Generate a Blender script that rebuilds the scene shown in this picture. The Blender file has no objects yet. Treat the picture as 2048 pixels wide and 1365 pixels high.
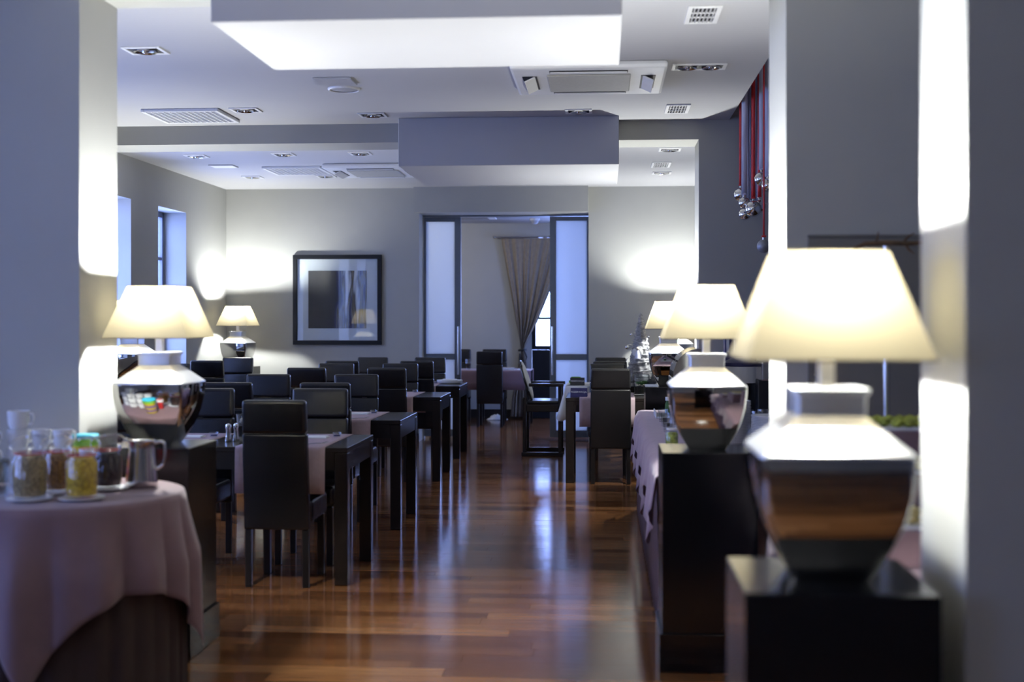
import bpy, bmesh, math, random
from mathutils import Vector, Matrix
random.seed(7)
R = math.radians
PI = math.pi
scn = bpy.context.scene
COL = scn.collection

# ------------------------------------------------------------------ camera
cam_data = bpy.data.cameras.new('camera')
cam_data.sensor_width = 36.0
cam_data.lens = 36.0 * 2500.0 / 2048.0
cam_data.shift_y = -45.5 / 2048.0
cam_data.clip_start = 0.05
cam_data.dof.use_dof = True
cam_data.dof.focus_distance = 9.8
cam_data.dof.aperture_fstop = 1.75
cam = bpy.data.objects.new('camera', cam_data)
COL.objects.link(cam)
cam.location = (0, 0, 1.46)
cam.rotation_euler = (R(90), 0, R(4.2))
scn.camera = cam

# ------------------------------------------------------------------ sky (cold evening daylight), exposure
SKY_COLOR = (0.31, 0.44, 1.0)
SKY_STRENGTH = 17.5
LAMP_WATTS = 150.0
world = bpy.data.worlds.new('sky')
scn.world = world
world.use_nodes = True
bg = world.node_tree.nodes['Background']
bg.inputs['Color'].default_value = SKY_COLOR + (1,)
bg.inputs['Strength'].default_value = SKY_STRENGTH
scn.view_settings.view_transform = 'Standard'
scn.view_settings.look = 'None'
scn.view_settings.gamma = 1.0
scn.view_settings.use_curve_mapping = False
scn.view_settings.exposure = 0.0


# ------------------------------------------------------------------ materials
def mat(name, col, rough=0.5, metal=0.0, spec=0.5, var=0.0, scale=8.0, bump=0.0, bscale=60.0, coat=0.0,
        stretch=(1, 1, 1), sheen=0.0):
    m = bpy.data.materials.new(name)
    m.use_nodes = True
    nt = m.node_tree
    p = nt.nodes['Principled BSDF']
    p.inputs['Roughness'].default_value = rough
    p.inputs['Metallic'].default_value = metal
    p.inputs['Specular IOR Level'].default_value = spec
    p.inputs['Coat Weight'].default_value = coat
    p.inputs['Coat Roughness'].default_value = 0.08
    p.inputs['Sheen Weight'].default_value = sheen
    tc = nt.nodes.new('ShaderNodeTexCoord')
    mp = nt.nodes.new('ShaderNodeMapping')
    mp.inputs['Scale'].default_value = stretch
    nt.links.new(tc.outputs['Object'], mp.inputs['Vector'])
    nz = nt.nodes.new('ShaderNodeTexNoise')
    nz.inputs['Scale'].default_value = scale
    nz.inputs['Detail'].default_value = 4
    nt.links.new(mp.outputs['Vector'], nz.inputs['Vector'])
    rp = nt.nodes.new('ShaderNodeValToRGB')
    rp.color_ramp.elements[0].position = 0.3
    rp.color_ramp.elements[1].position = 0.7
    lo = tuple(max(0, c * (1 - var)) for c in col)
    hi = tuple(min(1, c * (1 + var)) for c in col)
    rp.color_ramp.elements[0].color = lo + (1,)
    rp.color_ramp.elements[1].color = hi + (1,)
    nt.links.new(nz.outputs['Fac'], rp.inputs['Fac'])
    nt.links.new(rp.outputs['Color'], p.inputs['Base Color'])
    if bump:
        n2 = nt.nodes.new('ShaderNodeTexNoise')
        n2.inputs['Scale'].default_value = bscale
        nt.links.new(mp.outputs['Vector'], n2.inputs['Vector'])
        b = nt.nodes.new('ShaderNodeBump')
        b.inputs['Strength'].default_value = bump
        b.inputs['Distance'].default_value = 0.01
        nt.links.new(n2.outputs['Fac'], b.inputs['Height'])
        nt.links.new(b.outputs['Normal'], p.inputs['Normal'])
    return m


def mix_mat(name, build):
    m = bpy.data.materials.new(name)
    m.use_nodes = True
    nt = m.node_tree
    nt.nodes.clear()
    out = nt.nodes.new('ShaderNodeOutputMaterial')
    nt.links.new(build(nt), out.inputs['Surface'])
    return m


def sh(nt, kind, **kw):
    n = nt.nodes.new('ShaderNode' + kind)
    for k, v in kw.items():
        n.inputs[k].default_value = v
    return n


def mixsh(nt, fac, a, b):
    n = nt.nodes.new('ShaderNodeMixShader')
    if isinstance(fac, float):
        n.inputs[0].default_value = fac
    else:
        nt.links.new(fac, n.inputs[0])
    nt.links.new(a, n.inputs[1])
    nt.links.new(b, n.inputs[2])
    return n.outputs[0]


def schlick(nt, f0=0.04):
    lw = nt.nodes.new('ShaderNodeLayerWeight')
    lw.inputs['Blend'].default_value = 0.5
    pw = nt.nodes.new('ShaderNodeMath'); pw.operation = 'POWER'; pw.inputs[1].default_value = 5.0
    nt.links.new(lw.outputs['Facing'], pw.inputs[0])
    ma = nt.nodes.new('ShaderNodeMath'); ma.operation = 'MULTIPLY_ADD'
    ma.inputs[1].default_value = 1 - f0; ma.inputs[2].default_value = f0
    nt.links.new(pw.outputs[0], ma.inputs[0])
    return ma.outputs[0]


def thin_glass(name, tint, f0=0.04):
    def build(nt):
        t = sh(nt, 'BsdfTransparent', Color=tint + (1,))
        g = sh(nt, 'BsdfGlossy', Roughness=0.02, Color=(1, 1, 1, 1))
        return mixsh(nt, schlick(nt, f0), t.outputs[0], g.outputs[0])
    return mix_mat(name, build)


def shade_mat(name, tcol, dcol, f=0.55):
    def build(nt):
        tc = nt.nodes.new('ShaderNodeTexCoord')
        nz = sh(nt, 'TexNoise', Scale=220.0)
        nt.links.new(tc.outputs['Object'], nz.inputs['Vector'])
        bp = sh(nt, 'Bump', Strength=0.15)
        nt.links.new(nz.outputs['Fac'], bp.inputs['Height'])
        t = sh(nt, 'BsdfTranslucent', Color=tcol + (1,))
        d = sh(nt, 'BsdfDiffuse', Color=dcol + (1,))
        nt.links.new(bp.outputs[0], d.inputs['Normal'])
        return mixsh(nt, f, d.outputs[0], t.outputs[0])
    return mix_mat(name, build)


M = {}
M['wall'] = mat('wall_paint', (0.365, 0.365, 0.345), 0.85, var=0.02, scale=3, bump=0.03, bscale=180)
M['wall_dark'] = mat('pier_paint', (0.46, 0.455, 0.43), 0.85, var=0.02, scale=3, bump=0.03, bscale=180)
M['ceiling'] = mat('ceiling_paint', (0.44, 0.44, 0.455), 0.9, var=0.015, scale=2)
M['wood_dark'] = mat('espresso_wood', (0.011, 0.0085, 0.0075), 0.22, var=0.35, scale=6, stretch=(1, 14, 14), spec=0.55)
M['plinth'] = mat('black_lacquer', (0.006, 0.006, 0.0065), 0.16, var=0.1, scale=4, spec=0.5)
M['leather'] = mat('black_leather', (0.006, 0.0055, 0.006), 0.27, var=0.2, scale=30, bump=0.08, bscale=400, spec=0.5)
M['chair_leg'] = mat('black_wood', (0.008, 0.007, 0.007), 0.3, var=0.2, scale=10)
M['mauve'] = mat('mauve_cloth', (0.165, 0.10, 0.112), 0.8, var=0.06, scale=12, bump=0.08, bscale=500, sheen=0.2)
M['mauve_light'] = mat('mauve_overlay', (0.36, 0.25, 0.28), 0.8, var=0.06, scale=12, bump=0.08, bscale=500, sheen=0.2)
M['skirt_brown'] = mat('brown_skirt_cloth', (0.030, 0.016, 0.014), 0.9, var=0.1, scale=10)
M['skirt_mauve'] = mat('dark_mauve_skirt', (0.10, 0.055, 0.06), 0.8, var=0.1, scale=10)
M['white_cloth'] = mat('white_cloth', (0.72, 0.72, 0.70), 0.8, var=0.03, scale=12)
M['runner'] = mat('runner_cloth', (0.36, 0.27, 0.29), 0.75, var=0.06, scale=40, bump=0.1, bscale=600)
M['chrome'] = mat('polished_metal', (0.60, 0.59, 0.57), 0.05, metal=1.0, var=0.03, scale=5)
M['chrome_light'] = mat('bright_metal', (0.80, 0.82, 0.84), 0.09, metal=1.0, var=0.03, scale=5)
M['satin'] = mat('satin_metal', (0.86, 0.87, 0.88), 0.4, metal=1.0, var=0.03, scale=5)
M['steel'] = mat('brushed_steel', (0.62, 0.61, 0.59), 0.2, metal=1.0, var=0.08, scale=20, stretch=(1, 1, 12))
M['silver'] = mat('silver_bauble', (0.72, 0.72, 0.75), 0.08, metal=1.0, var=0.05)
M['silver_matte'] = mat('matte_bauble', (0.32, 0.33, 0.37), 0.5, metal=0.6, var=0.15, scale=40)
M['white_plastic'] = mat('white_plastic', (0.72, 0.72, 0.72), 0.45, var=0.03)
M['grey_plastic'] = mat('grey_plastic', (0.40, 0.40, 0.42), 0.5, var=0.05)
M['beige_grille'] = mat('beige_grille', (0.42, 0.41, 0.37), 0.6, var=0.05, scale=40)
M['black_void'] = mat('dark_recess', (0.012, 0.012, 0.014), 0.6, var=0.1)
M['door_metal'] = mat('grey_aluminium', (0.17, 0.20, 0.25), 0.35, metal=0.7, var=0.04)
M['frame_black'] = mat('black_frame', (0.007, 0.008, 0.011), 0.5, var=0.1, spec=0.25)
M['mat_board'] = mat('white_passepartout', (0.72, 0.73, 0.74), 0.8, var=0.01)
M['window_frame'] = mat('window_frame_grey', (0.16, 0.17, 0.21), 0.45, var=0.05)
M['curtain'] = mat('taupe_curtain', (0.26, 0.215, 0.16), 0.85, var=0.1, scale=20, sheen=0.1)
M['cord'] = mat('black_cord', (0.008, 0.008, 0.009), 0.6, var=0.1)
M['porcelain'] = mat('white_porcelain', (0.78, 0.79, 0.80), 0.18, var=0.01)
M['red_ribbon'] = mat('red_ribbon', (0.60, 0.03, 0.03), 0.45, var=0.15, scale=30)
M['grey_fabric'] = mat('grey_satin', (0.55, 0.57, 0.72), 0.35, var=0.25, scale=6, stretch=(8, 8, 0.5), spec=0.6)
M['sign_blue'] = mat('navy_card', (0.014, 0.013, 0.10), 0.35, var=0.1)
M['sign_dark'] = mat('dark_card', (0.014, 0.014, 0.018), 0.35, var=0.1)
M['lettering'] = mat('white_print', (0.72, 0.72, 0.76), 0.6, var=0.02)
M['green'] = mat('green_bowl', (0.14, 0.36, 0.04), 0.35, var=0.1)
M['teal'] = mat('teal_lid', (0.02, 0.36, 0.50), 0.3, var=0.05)
M['lime'] = mat('lime_tub', (0.20, 0.50, 0.05), 0.35, var=0.05)
M['yellow'] = mat('yellow_tub', (0.50, 0.38, 0.03), 0.35, var=0.05)
M['purple'] = mat('purple_tub', (0.20, 0.10, 0.32), 0.35, var=0.05)
M['red'] = mat('red_plastic', (0.50, 0.03, 0.03), 0.35, var=0.05)
M['blue'] = mat('blue_plastic', (0.03, 0.12, 0.50), 0.35, var=0.05)
M['muesli'] = mat('muesli', (0.30, 0.22, 0.11), 0.9, var=0.5, scale=90, bump=0.6, bscale=120)
M['granola'] = mat('granola', (0.26, 0.12, 0.03), 0.9, var=0.5, scale=90, bump=0.6, bscale=120)
M['cornflake'] = mat('cornflakes', (0.55, 0.36, 0.03), 0.85, var=0.4, scale=70, bump=0.6, bscale=100)
M['chocolate'] = mat('chocolate_cereal', (0.03, 0.012, 0.007), 0.8, var=0.5, scale=90, bump=0.6, bscale=120)
M['foliage'] = mat('foliage', (0.05, 0.12, 0.02), 0.7, var=0.5, scale=30)
M['food_green'] = mat('salad_food', (0.30, 0.34, 0.05), 0.7, var=0.6, scale=40, bump=0.5, bscale=60)
M['food_cream'] = mat('cheese_food', (0.55, 0.46, 0.20), 0.7, var=0.3, scale=40, bump=0.5, bscale=60)
M['bark'] = mat('branch_bark', (0.11, 0.065, 0.03), 0.8, var=0.4, scale=30, bump=0.5, bscale=60)
M['slate'] = mat('slate_stone', (0.10, 0.11, 0.125), 0.7, var=0.6, scale=14, bump=0.7, bscale=40, stretch=(1, 1, 5))
M['birch'] = mat('silver_wicker', (0.30, 0.30, 0.31), 0.55, var=0.55, scale=26, bump=0.8, bscale=60, stretch=(1, 1, 4))
M['pebble'] = mat('cream_pebble', (0.45, 0.40, 0.32), 0.8, var=0.4, scale=40)
M['soil'] = mat('dark_soil', (0.02, 0.017, 0.014), 0.9, var=0.5, scale=60)
M['board'] = mat('olive_board', (0.155, 0.15, 0.135), 0.6, var=0.05, scale=4)
M['black_plastic'] = mat('black_plastic', (0.01, 0.01, 0.012), 0.3, var=0.1)
M['blue_fabric'] = mat('navy_box', (0.02, 0.02, 0.09), 0.5, var=0.2)
M['glass'] = thin_glass('clear_glass', (0.93, 0.95, 0.96), f0=0.07)
M['pane'] = thin_glass('window_glass', (0.97, 0.98, 1.0))
M['shade'] = shade_mat('cream_lampshade', (0.066, 0.0555, 0.034), (0.55, 0.48, 0.34), 0.5)


def _frost(nt):
    t = sh(nt, 'BsdfTranslucent', Color=(0.90, 0.94, 0.97, 1))
    d = sh(nt, 'BsdfDiffuse', Color=(0.60, 0.66, 0.74, 1))
    g = sh(nt, 'BsdfGlossy', Roughness=0.06)
    return mixsh(nt, schlick(nt, 0.03), mixsh(nt, 0.8, d.outputs[0], t.outputs[0]), g.outputs[0])


M['frosted'] = mix_mat('frosted_glass', _frost)


def _bulb(nt):
    return sh(nt, 'Emission', Color=(1.0, 0.93, 0.82, 1), Strength=40.0).outputs[0]


M['bulb'] = mix_mat('lit_bulb', _bulb)


def floor_material():
    m = bpy.data.materials.new('merbau_plank')
    m.use_nodes = True
    nt = m.node_tree
    p = nt.nodes['Principled BSDF']
    geo = nt.nodes.new('ShaderNodeNewGeometry')
    oi = nt.nodes.new('ShaderNodeObjectInfo')
    add = nt.nodes.new('ShaderNodeMath'); add.operation = 'ADD'
    nt.links.new(geo.outputs['Random Per Island'], add.inputs[0])
    nt.links.new(oi.outputs['Random'], add.inputs[1])
    fr = nt.nodes.new('ShaderNodeMath'); fr.operation = 'FRACT'
    nt.links.new(add.outputs[0], fr.inputs[0])
    rp = nt.nodes.new('ShaderNodeValToRGB')
    e = rp.color_ramp.elements
    e[0].position = 0.0; e[0].color = (0.085, 0.030, 0.010, 1)
    e[1].position = 1.0; e[1].color = (0.27, 0.125, 0.048, 1)
    x = e.new(0.3); x.color = (0.15, 0.060, 0.021, 1)
    x = e.new(0.7); x.color = (0.205, 0.085, 0.03, 1)
    nt.links.new(fr.outputs[0], rp.inputs['Fac'])
    tc = nt.nodes.new('ShaderNodeNewGeometry')
    mp = nt.nodes.new('ShaderNodeMapping')
    mp.inputs['Scale'].default_value = (1.2, 26, 1)
    nt.links.new(tc.outputs['Position'], mp.inputs['Vector'])
    nz = nt.nodes.new('ShaderNodeTexNoise')
    nz.inputs['Scale'].default_value = 3.0
    nz.inputs['Detail'].default_value = 6
    nt.links.new(mp.outputs['Vector'], nz.inputs['Vector'])
    mx = nt.nodes.new('ShaderNodeMix'); mx.data_type = 'RGBA'; mx.blend_type = 'MULTIPLY'
    mx.inputs['Factor'].default_value = 0.55
    gr = nt.nodes.new('ShaderNodeValToRGB')
    gr.color_ramp.elements[0].position = 0.3; gr.color_ramp.elements[0].color = (0.45, 0.45, 0.45, 1)
    gr.color_ramp.elements[1].position = 0.7; gr.color_ramp.elements[1].color = (1.2, 1.2, 1.2, 1)
    nt.links.new(nz.outputs['Fac'], gr.inputs['Fac'])
    nt.links.new(rp.outputs['Color'], mx.inputs['A'])
    nt.links.new(gr.outputs['Color'], mx.inputs['B'])
    nt.links.new(mx.outputs['Result'], p.inputs['Base Color'])
    p.inputs['Roughness'].default_value = 0.11
    p.inputs['Specular IOR Level'].default_value = 0.5
    b = nt.nodes.new('ShaderNodeBump')
    b.inputs['Strength'].default_value = 0.05
    b.inputs['Distance'].default_value = 0.01
    nt.links.new(nz.outputs['Fac'], b.inputs['Height'])
    nt.links.new(b.outputs['Normal'], p.inputs['Normal'])
    return m


M['floor'] = floor_material()


def art_material():
    m = bpy.data.materials.new('abstract_print')
    m.use_nodes = True
    nt = m.node_tree
    p = nt.nodes['Principled BSDF']
    p.inputs['Roughness'].default_value = 0.6
    tc = nt.nodes.new('ShaderNodeTexCoord')
    mp = nt.nodes.new('ShaderNodeMapping')
    mp.inputs['Scale'].default_value = (11, 1, 1.1)
    nt.links.new(tc.outputs['Object'], mp.inputs['Vector'])
    nz = nt.nodes.new('ShaderNodeTexNoise')
    nz.inputs['Scale'].default_value = 1.3; nz.inputs['Detail'].default_value = 5
    nz.inputs['Distortion'].default_value = 0.5
    nt.links.new(mp.outputs['Vector'], nz.inputs['Vector'])
    sp = nt.nodes.new('ShaderNodeSeparateXYZ')
    nt.links.new(tc.outputs['Object'], sp.inputs[0])
    mr = nt.nodes.new('ShaderNodeMapRange')       # left third of the print is plain dark
    mr.inputs['From Min'].default_value = -0.2; mr.inputs['From Max'].default_value = 0.05
    nt.links.new(sp.outputs['X'], mr.inputs['Value'])
    ml = nt.nodes.new('ShaderNodeMath'); ml.operation = 'MULTIPLY'
    nt.links.new(nz.outputs['Fac'], ml.inputs[0]); nt.links.new(mr.outputs[0], ml.inputs[1])
    rp = nt.nodes.new('ShaderNodeValToRGB')
    e = rp.color_ramp.elements
    e[0].position = 0.0; e[0].color = (0.008, 0.008, 0.016, 1)
    e[1].position = 0.66; e[1].color = (0.75, 0.75, 0.76, 1)
    for q, c in ((0.36, (0.01, 0.01, 0.02)), (0.43, (0.03, 0.035, 0.14)), (0.47, (0.22, 0.22, 0.24)), (0.51, (0.16, 0.11, 0.035)), (0.56, (0.03, 0.03, 0.05)), (0.60, (0.4, 0.4, 0.42))):
        x = e.new(q); x.color = c + (1,)
    nt.links.new(ml.outputs[0], rp.inputs['Fac'])
    nt.links.new(rp.outputs['Color'], p.inputs['Base Color'])
    return m


M['art'] = art_material()


# ------------------------------------------------------------------ mesh helpers
class MB:
    """collects shapes into one bmesh"""
    def __init__(self):
        self.bm = bmesh.new()

    def _add(self, tmp):
        me = bpy.data.meshes.new('t')
        tmp.to_mesh(me); tmp.free()
        self.bm.from_mesh(me)
        bpy.data.meshes.remove(me)

    def box(self, x0, x1, y0, y1, z0, z1, bev=0.0, seg=2, mtx=None, taper=None):
        t = bmesh.new()
        bmesh.ops.create_cube(t, size=1.0)
        for v in t.verts:
            top = v.co.z > 0
            v.co = Vector(((x0 + x1) / 2 + v.co.x * (x1 - x0), (y0 + y1) / 2 + v.co.y * (y1 - y0), (z0 + z1) / 2 + v.co.z * (z1 - z0)))
            if taper and top:
                v.co.x = (x0 + x1) / 2 + (v.co.x - (x0 + x1) / 2) * taper[0]
                v.co.y = (y0 + y1) / 2 + (v.co.y - (y0 + y1) / 2) * taper[1]
        if bev:
            bmesh.ops.bevel(t, geom=list(t.edges), offset=bev, segments=seg, profile=0.6, affect='EDGES')
        if mtx:
            bmesh.ops.transform(t, matrix=mtx, verts=t.verts)
        self._add(t)
        return self

    def lathe(self, prof, n=24, cx=0, cy=0, cz=0, cap=True):
        rings = []
        for r, z in prof:
            rings.append([self.bm.verts.new((cx + r * math.cos(2 * PI * i / n), cy + r * math.sin(2 * PI * i / n), cz + z)) for i in range(n)])
        for a, b in zip(rings, rings[1:]):
            for i in range(n):
                self.bm.faces.new((a[i], a[(i + 1) % n], b[(i + 1) % n], b[i]))
        if cap:
            if prof[0][0] > 1e-4: self.bm.faces.new(list(reversed(rings[0])))
            if prof[-1][0] > 1e-4: self.bm.faces.new(rings[-1])
        return self

    def sqloft(self, prof, cr=0.06, cap=True, k=3):
        """loft of rounded squares: prof = (half width, z); cr = corner radius fraction"""
        rings = []
        for h, z in prof:
            ring = []
            r = h * cr
            for q in range(4):
                a0 = q * PI / 2
                cxn = (h - r) * (1 if q in (0, 3) else -1)
                cyn = (h - r) * (1 if q in (0, 1) else -1)
                for j in range(k + 1):
                    a = a0 + j * PI / 2 / k
                    ring.append(self.bm.verts.new((cxn + r * math.cos(a), cyn + r * math.sin(a), z)))
            rings.append(ring)
        n = len(rings[0])
        for a, b in zip(rings, rings[1:]):
            for i in range(n):
                self.bm.faces.new((a[i], a[(i + 1) % n], b[(i + 1) % n], b[i]))
        if cap:
            self.bm.faces.new(list(reversed(rings[0])))
            self.bm.faces.new(rings[-1])
        return self

    def tube(self, pts, r, n=8, closed=False):
        pts = [Vector(p) for p in pts]
        rings = []
        m = len(pts)
        for i, p in enumerate(pts):
            if closed:
                d = pts[(i + 1) % m] - pts[i - 1]
            else:
                d = pts[min(i + 1, m - 1)] - pts[max(i - 1, 0)]
            d.normalize()
            up = Vector((0, 0, 1)) if abs(d.z) < 0.9 else Vector((1, 0, 0))
            a = d.cross(up).normalized(); b = d.cross(a).normalized()
            rr = r[i] if isinstance(r, (list, tuple)) else r
            rings.append([self.bm.verts.new(p + a * rr * math.cos(2 * PI * k / n) + b * rr * math.sin(2 * PI * k / n)) for k in range(n)])
        for i in range(m if closed else m - 1):
            a, b = rings[i], rings[(i + 1) % m]
            for k in range(n):
                self.bm.faces.new((a[k], a[(k + 1) % n], b[(k + 1) % n], b[k]))
        if not closed:
            self.bm.faces.new(rings[0]); self.bm.faces.new(list(reversed(rings[-1])))
        return self

    def sphere(self, r, loc=(0, 0, 0), sub=2, scale=(1, 1, 1)):
        t = bmesh.new()
        bmesh.ops.create_icosphere(t, subdivisions=sub, radius=r)
        for v in t.verts:
            v.co = Vector((v.co.x * scale[0], v.co.y * scale[1], v.co.z * scale[2])) + Vector(loc)
        self._add(t)
        return self

    def prism(self, pts, y0, y1):
        """outline in the x,z plane pushed from y0 to y1"""
        a = [self.bm.verts.new((x, y0, z)) for x, z in pts]
        b = [self.bm.verts.new((x, y1, z)) for x, z in pts]
        n = len(pts)
        self.bm.faces.new(a); self.bm.faces.new(list(reversed(b)))
        for i in range(n):
            self.bm.faces.new((a[i], b[i], b[(i + 1) % n], a[(i + 1) % n]))
        return self

    def grid(self, rows):
        vs = [[self.bm.verts.new(p) for p in row] for row in rows]
        for a, b in zip(vs, vs[1:]):
            for i in range(len(a) - 1):
                self.bm.faces.new((a[i], a[i + 1], b[i + 1], b[i]))
        return self

    def mesh(self, name, material, smooth=False):
        bmesh.ops.recalc_face_normals(self.bm, faces=self.bm.faces)
        me = bpy.data.meshes.new(name)
        self.bm.to_mesh(me); self.bm.free()
        me.materials.append(material)
        if smooth:
            for p in me.polygons: p.use_smooth = True
            try:
                me.set_sharp_from_angle(angle=R(smooth if not isinstance(smooth, bool) else 40))
            except Exception:
                pass
        return me

    def build(self, name, material, parent=None, smooth=False, loc=None, rz=None, solid=0.0):
        o = bpy.data.objects.new(name, self.mesh(name, material, smooth))
        COL.objects.link(o)
        if parent: o.parent = parent
        if loc: o.location = loc
        if rz is not None: o.rotation_euler.z = rz
        if solid:
            md = o.modifiers.new('solid', 'SOLIDIFY'); md.thickness = solid; md.offset = -1
        return o


def curve(pts, m=5):
    """smooth Catmull-Rom path through the points"""
    P = [Vector(p) for p in pts]
    P = [2 * P[0] - P[1]] + P + [2 * P[-1] - P[-2]]
    out = []
    for i in range(1, len(P) - 2):
        for k in range(m):
            t = k / m
            a, b, c, d = P[i - 1], P[i], P[i + 1], P[i + 2]
            out.append(0.5 * (2 * b + (c - a) * t + (2 * a - 5 * b + 4 * c - d) * t * t + (3 * b - a - 3 * c + d) * t ** 3))
    out.append(P[-2])
    return out


def tag(o, label, cat, group=None, kind=None):
    if label: o['label'] = label
    if cat: o['category'] = cat
    if group: o['group'] = group
    if kind: o['kind'] = kind
    return o


def thing(name, label, cat, loc=(0, 0, 0), rz=0.0, group=None):
    o = bpy.data.objects.new(name, None)
    o.empty_display_size = 0.1
    COL.objects.link(o)
    o.location = loc
    o.rotation_euler.z = rz
    return tag(o, label, cat, group)


def struct(o, label=None):
    o['kind'] = 'structure'
    if label: o['label'] = label
    return o


def copy_tree(o, parent=None):
    c = o.copy(); COL.objects.link(c)
    if parent: c.parent = parent
    for ch in list(o.children):
        copy_tree(ch, c)
    return c


def dup(proto, label, loc, rz=0.0, group=None):
    c = copy_tree(proto)
    c.location = loc; c.rotation_euler.z = rz
    c['label'] = label
    if group: c['group'] = group
    return c


used_protos = set()


def place(proto, label, loc, rz=0.0, group=None):
    """the first call moves the prototype itself, later calls copy it"""
    if proto.name not in used_protos:
        used_protos.add(proto.name)
        proto.location = loc; proto.rotation_euler.z = rz
        proto['label'] = label
        if group: proto['group'] = group
        return proto
    return dup(proto, label, loc, rz, group)


# ================================================================== THE ROOM
H = 3.0
XL, XR, YB, YF, YE = -4.5, 3.2, -2.2, 14.65, 18.2   # left wall, bay wall, wall behind camera, far wall, end wall of far room
floor = struct(MB().box(XL - 0.35, XR + 0.2, YB - 0.2, YE + 0.25, -0.12, -0.012).build('floor', M['floor']), 'glossy reddish brown plank floor')
PW, PL = 0.11, 1.25
pm = MB().box(-PL / 2 + 0.0007, PL / 2 - 0.0007, -PW / 2 + 0.0006, PW / 2 - 0.0006, -0.014, 0.0).mesh('floor_plank', M['floor'])
verts, faces = [], []
row = 0
y = YB
while y < YE:
    yc = y + PW / 2
    x = XL - random.random() * PL
    while x < XR:
        xc = x + PL / 2
        if xc + PL / 2 > XL:
            if 4.4 < yc < 9.0 and -2.3 < xc < 0.75:
                o = bpy.data.objects.new('floor_plank', pm)
                COL.objects.link(o); o.parent = floor
                o.location = (xc, yc, -0.0004)
                o.rotation_euler = (random.gauss(0, 0.0012), random.gauss(0, 0.0003), 0)
            else:
                a, b = max(xc - PL / 2, XL) + 0.0007, min(xc + PL / 2, XR) - 0.0007
                k = len(verts)
                tl = random.gauss(0, 0.0001)
                for zz, s in ((-0.012, 0), (0.0, 1)):
                    verts += [(a, y + 0.0006, zz - tl * s), (b, y + 0.0006, zz - tl * s), (b, y + PW - 0.0006, zz + tl * s), (a, y + PW - 0.0006, zz + tl * s)]
                faces += [(k + 4, k + 5, k + 6, k + 7), (k, k + 1, k + 5, k + 4), (k + 1, k + 2, k + 6, k + 5), (k + 2, k + 3, k + 7, k + 6), (k + 3, k, k + 4, k + 7)]
        x += PL
    y += PW
me = bpy.data.meshes.new('floor_planks'); me.from_pydata(verts, [], faces); me.materials.append(M['floor'])
o = bpy.data.objects.new('floor_planks', me); COL.objects.link(o); o.parent = floor; o['kind'] = 'stuff'


def wall_with_holes(axis, p0, p1, a0, a1, z0, z1, holes, name, material):
    """a wall slab from p0 to p1 across, a0..a1 along, with rectangular openings (b0, b1, zb, zt)"""
    mb = MB()

    def bx(b0, b1, zb, zt):
        if b1 - b0 < 1e-4 or zt - zb < 1e-4: return
        if axis == 'x': mb.box(p0, p1, b0, b1, zb, zt)
        else: mb.box(b0, b1, p0, p1, zb, zt)
    cur = a0
    for b0, b1, zb, zt in sorted(holes):
        bx(cur, b0, z0, z1)
        bx(b0, b1, z0, zb)
        bx(b0, b1, zt, z1)
        cur = b1
    bx(cur, a1, z0, z1)
    return struct(mb.build(name, material))


left_holes = [(b, b + 0.85, 0.85, 2.6) for b in (12.36, 10.78, 7.4, 5.85, 3.2, 1.6, 0.0)]
struct(wall_with_holes('x', XL - 0.34, XL, YB, YF + 0.45, 0, 3.2, left_holes, 'wall_left', M['wall']), 'pale grey side wall with deep window openings')
far_holes = [(-2.176, -0.178, 0.0, 2.70)]
struct(wall_with_holes('y', YF, YF + 0.5, XL, 1.4, 0, 3.2, far_holes, 'wall_far', M['wall']), 'pale grey far wall with the sliding door opening')
back_holes = [(-3.9, -3.2, 1.0, 2.2)]  # unseen window added to bring in blue daylight from behind the camera
wall_with_holes('y', YB - 0.3, YB, XL, XR, 0, 3.7, back_holes, 'wall_back', M['wall'])
struct(MB().box(1.05, 1.4, 10.2, YF, 0, 3.2).build('wall_right_rear', M['wall']), 'pale side wall right of the far lamp')
struct(MB().box(XR, XR + 0.2, YB, 10.2, 0, 3.7).build('wall_right', M['wall']))
struct(MB().box(0.735, XR, 9.78, 10.2, 0, 3.7).build('wall_pier', M['wall']), 'grey pier wall behind the hanging baubles')
struct(MB().box(-2.85, -2.2, 5.11, 5.52, 0, 3.1).build('column_left', M['wall']), 'square pale column behind the left table lamp')
struct(MB().box(-2.85, -2.2, 0.02, 0.40, 0, 3.0).build('column_left_front', M['wall']))  # unseen column added along with the fill lamp beside it
struct(MB().box(0.735, 2.3, 5.12, 5.64, 0, 3.6).build('column_middle', M['wall']), 'wide grey column behind the large right lamp')
struct(MB().box(0.735, 2.2, 2.605, 2.965, 0, 3.6).build('column_right', M['wall']), 'grey column at the right picture edge')
struct(MB().box(XL, 0.97, YB, 9.78, H, H + 0.12).build('ceiling', M['ceiling']), 'white ceiling of the front half')
struct(MB().box(XL, 1.05, 10.2, YF, H, H + 0.12).build('ceiling_rear', M['ceiling']), 'white ceiling of the rear half')
struct(MB().box(0.97, XR, YB, 9.78, 3.6, 3.72).build('ceiling_bay', M['ceiling']), 'raised ceiling over the buffet bay')
struct(MB().box(0.965, 1.0, YB, 9.78, H + 0.12, 3.6).build('trim_bay', M['ceiling']))
struct(MB().box(XL, 0.735, 9.78, 10.2, 2.85, 3.3).build('beam_rear', M['wall']), 'pale beam crossing above the middle tables')
struct(MB().box(XL, 0.735, 5.11, 5.52, 2.865, 3.0).build('beam_front', M['wall']), 'pale beam between the near columns')
struct(MB().box(-1.55, 0.07, 4.84, 5.79, 2.63, H, 0.004, 1).build('bulkhead_front', M['ceiling']), 'boxed ceiling bulkhead nearest the camera')
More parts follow.
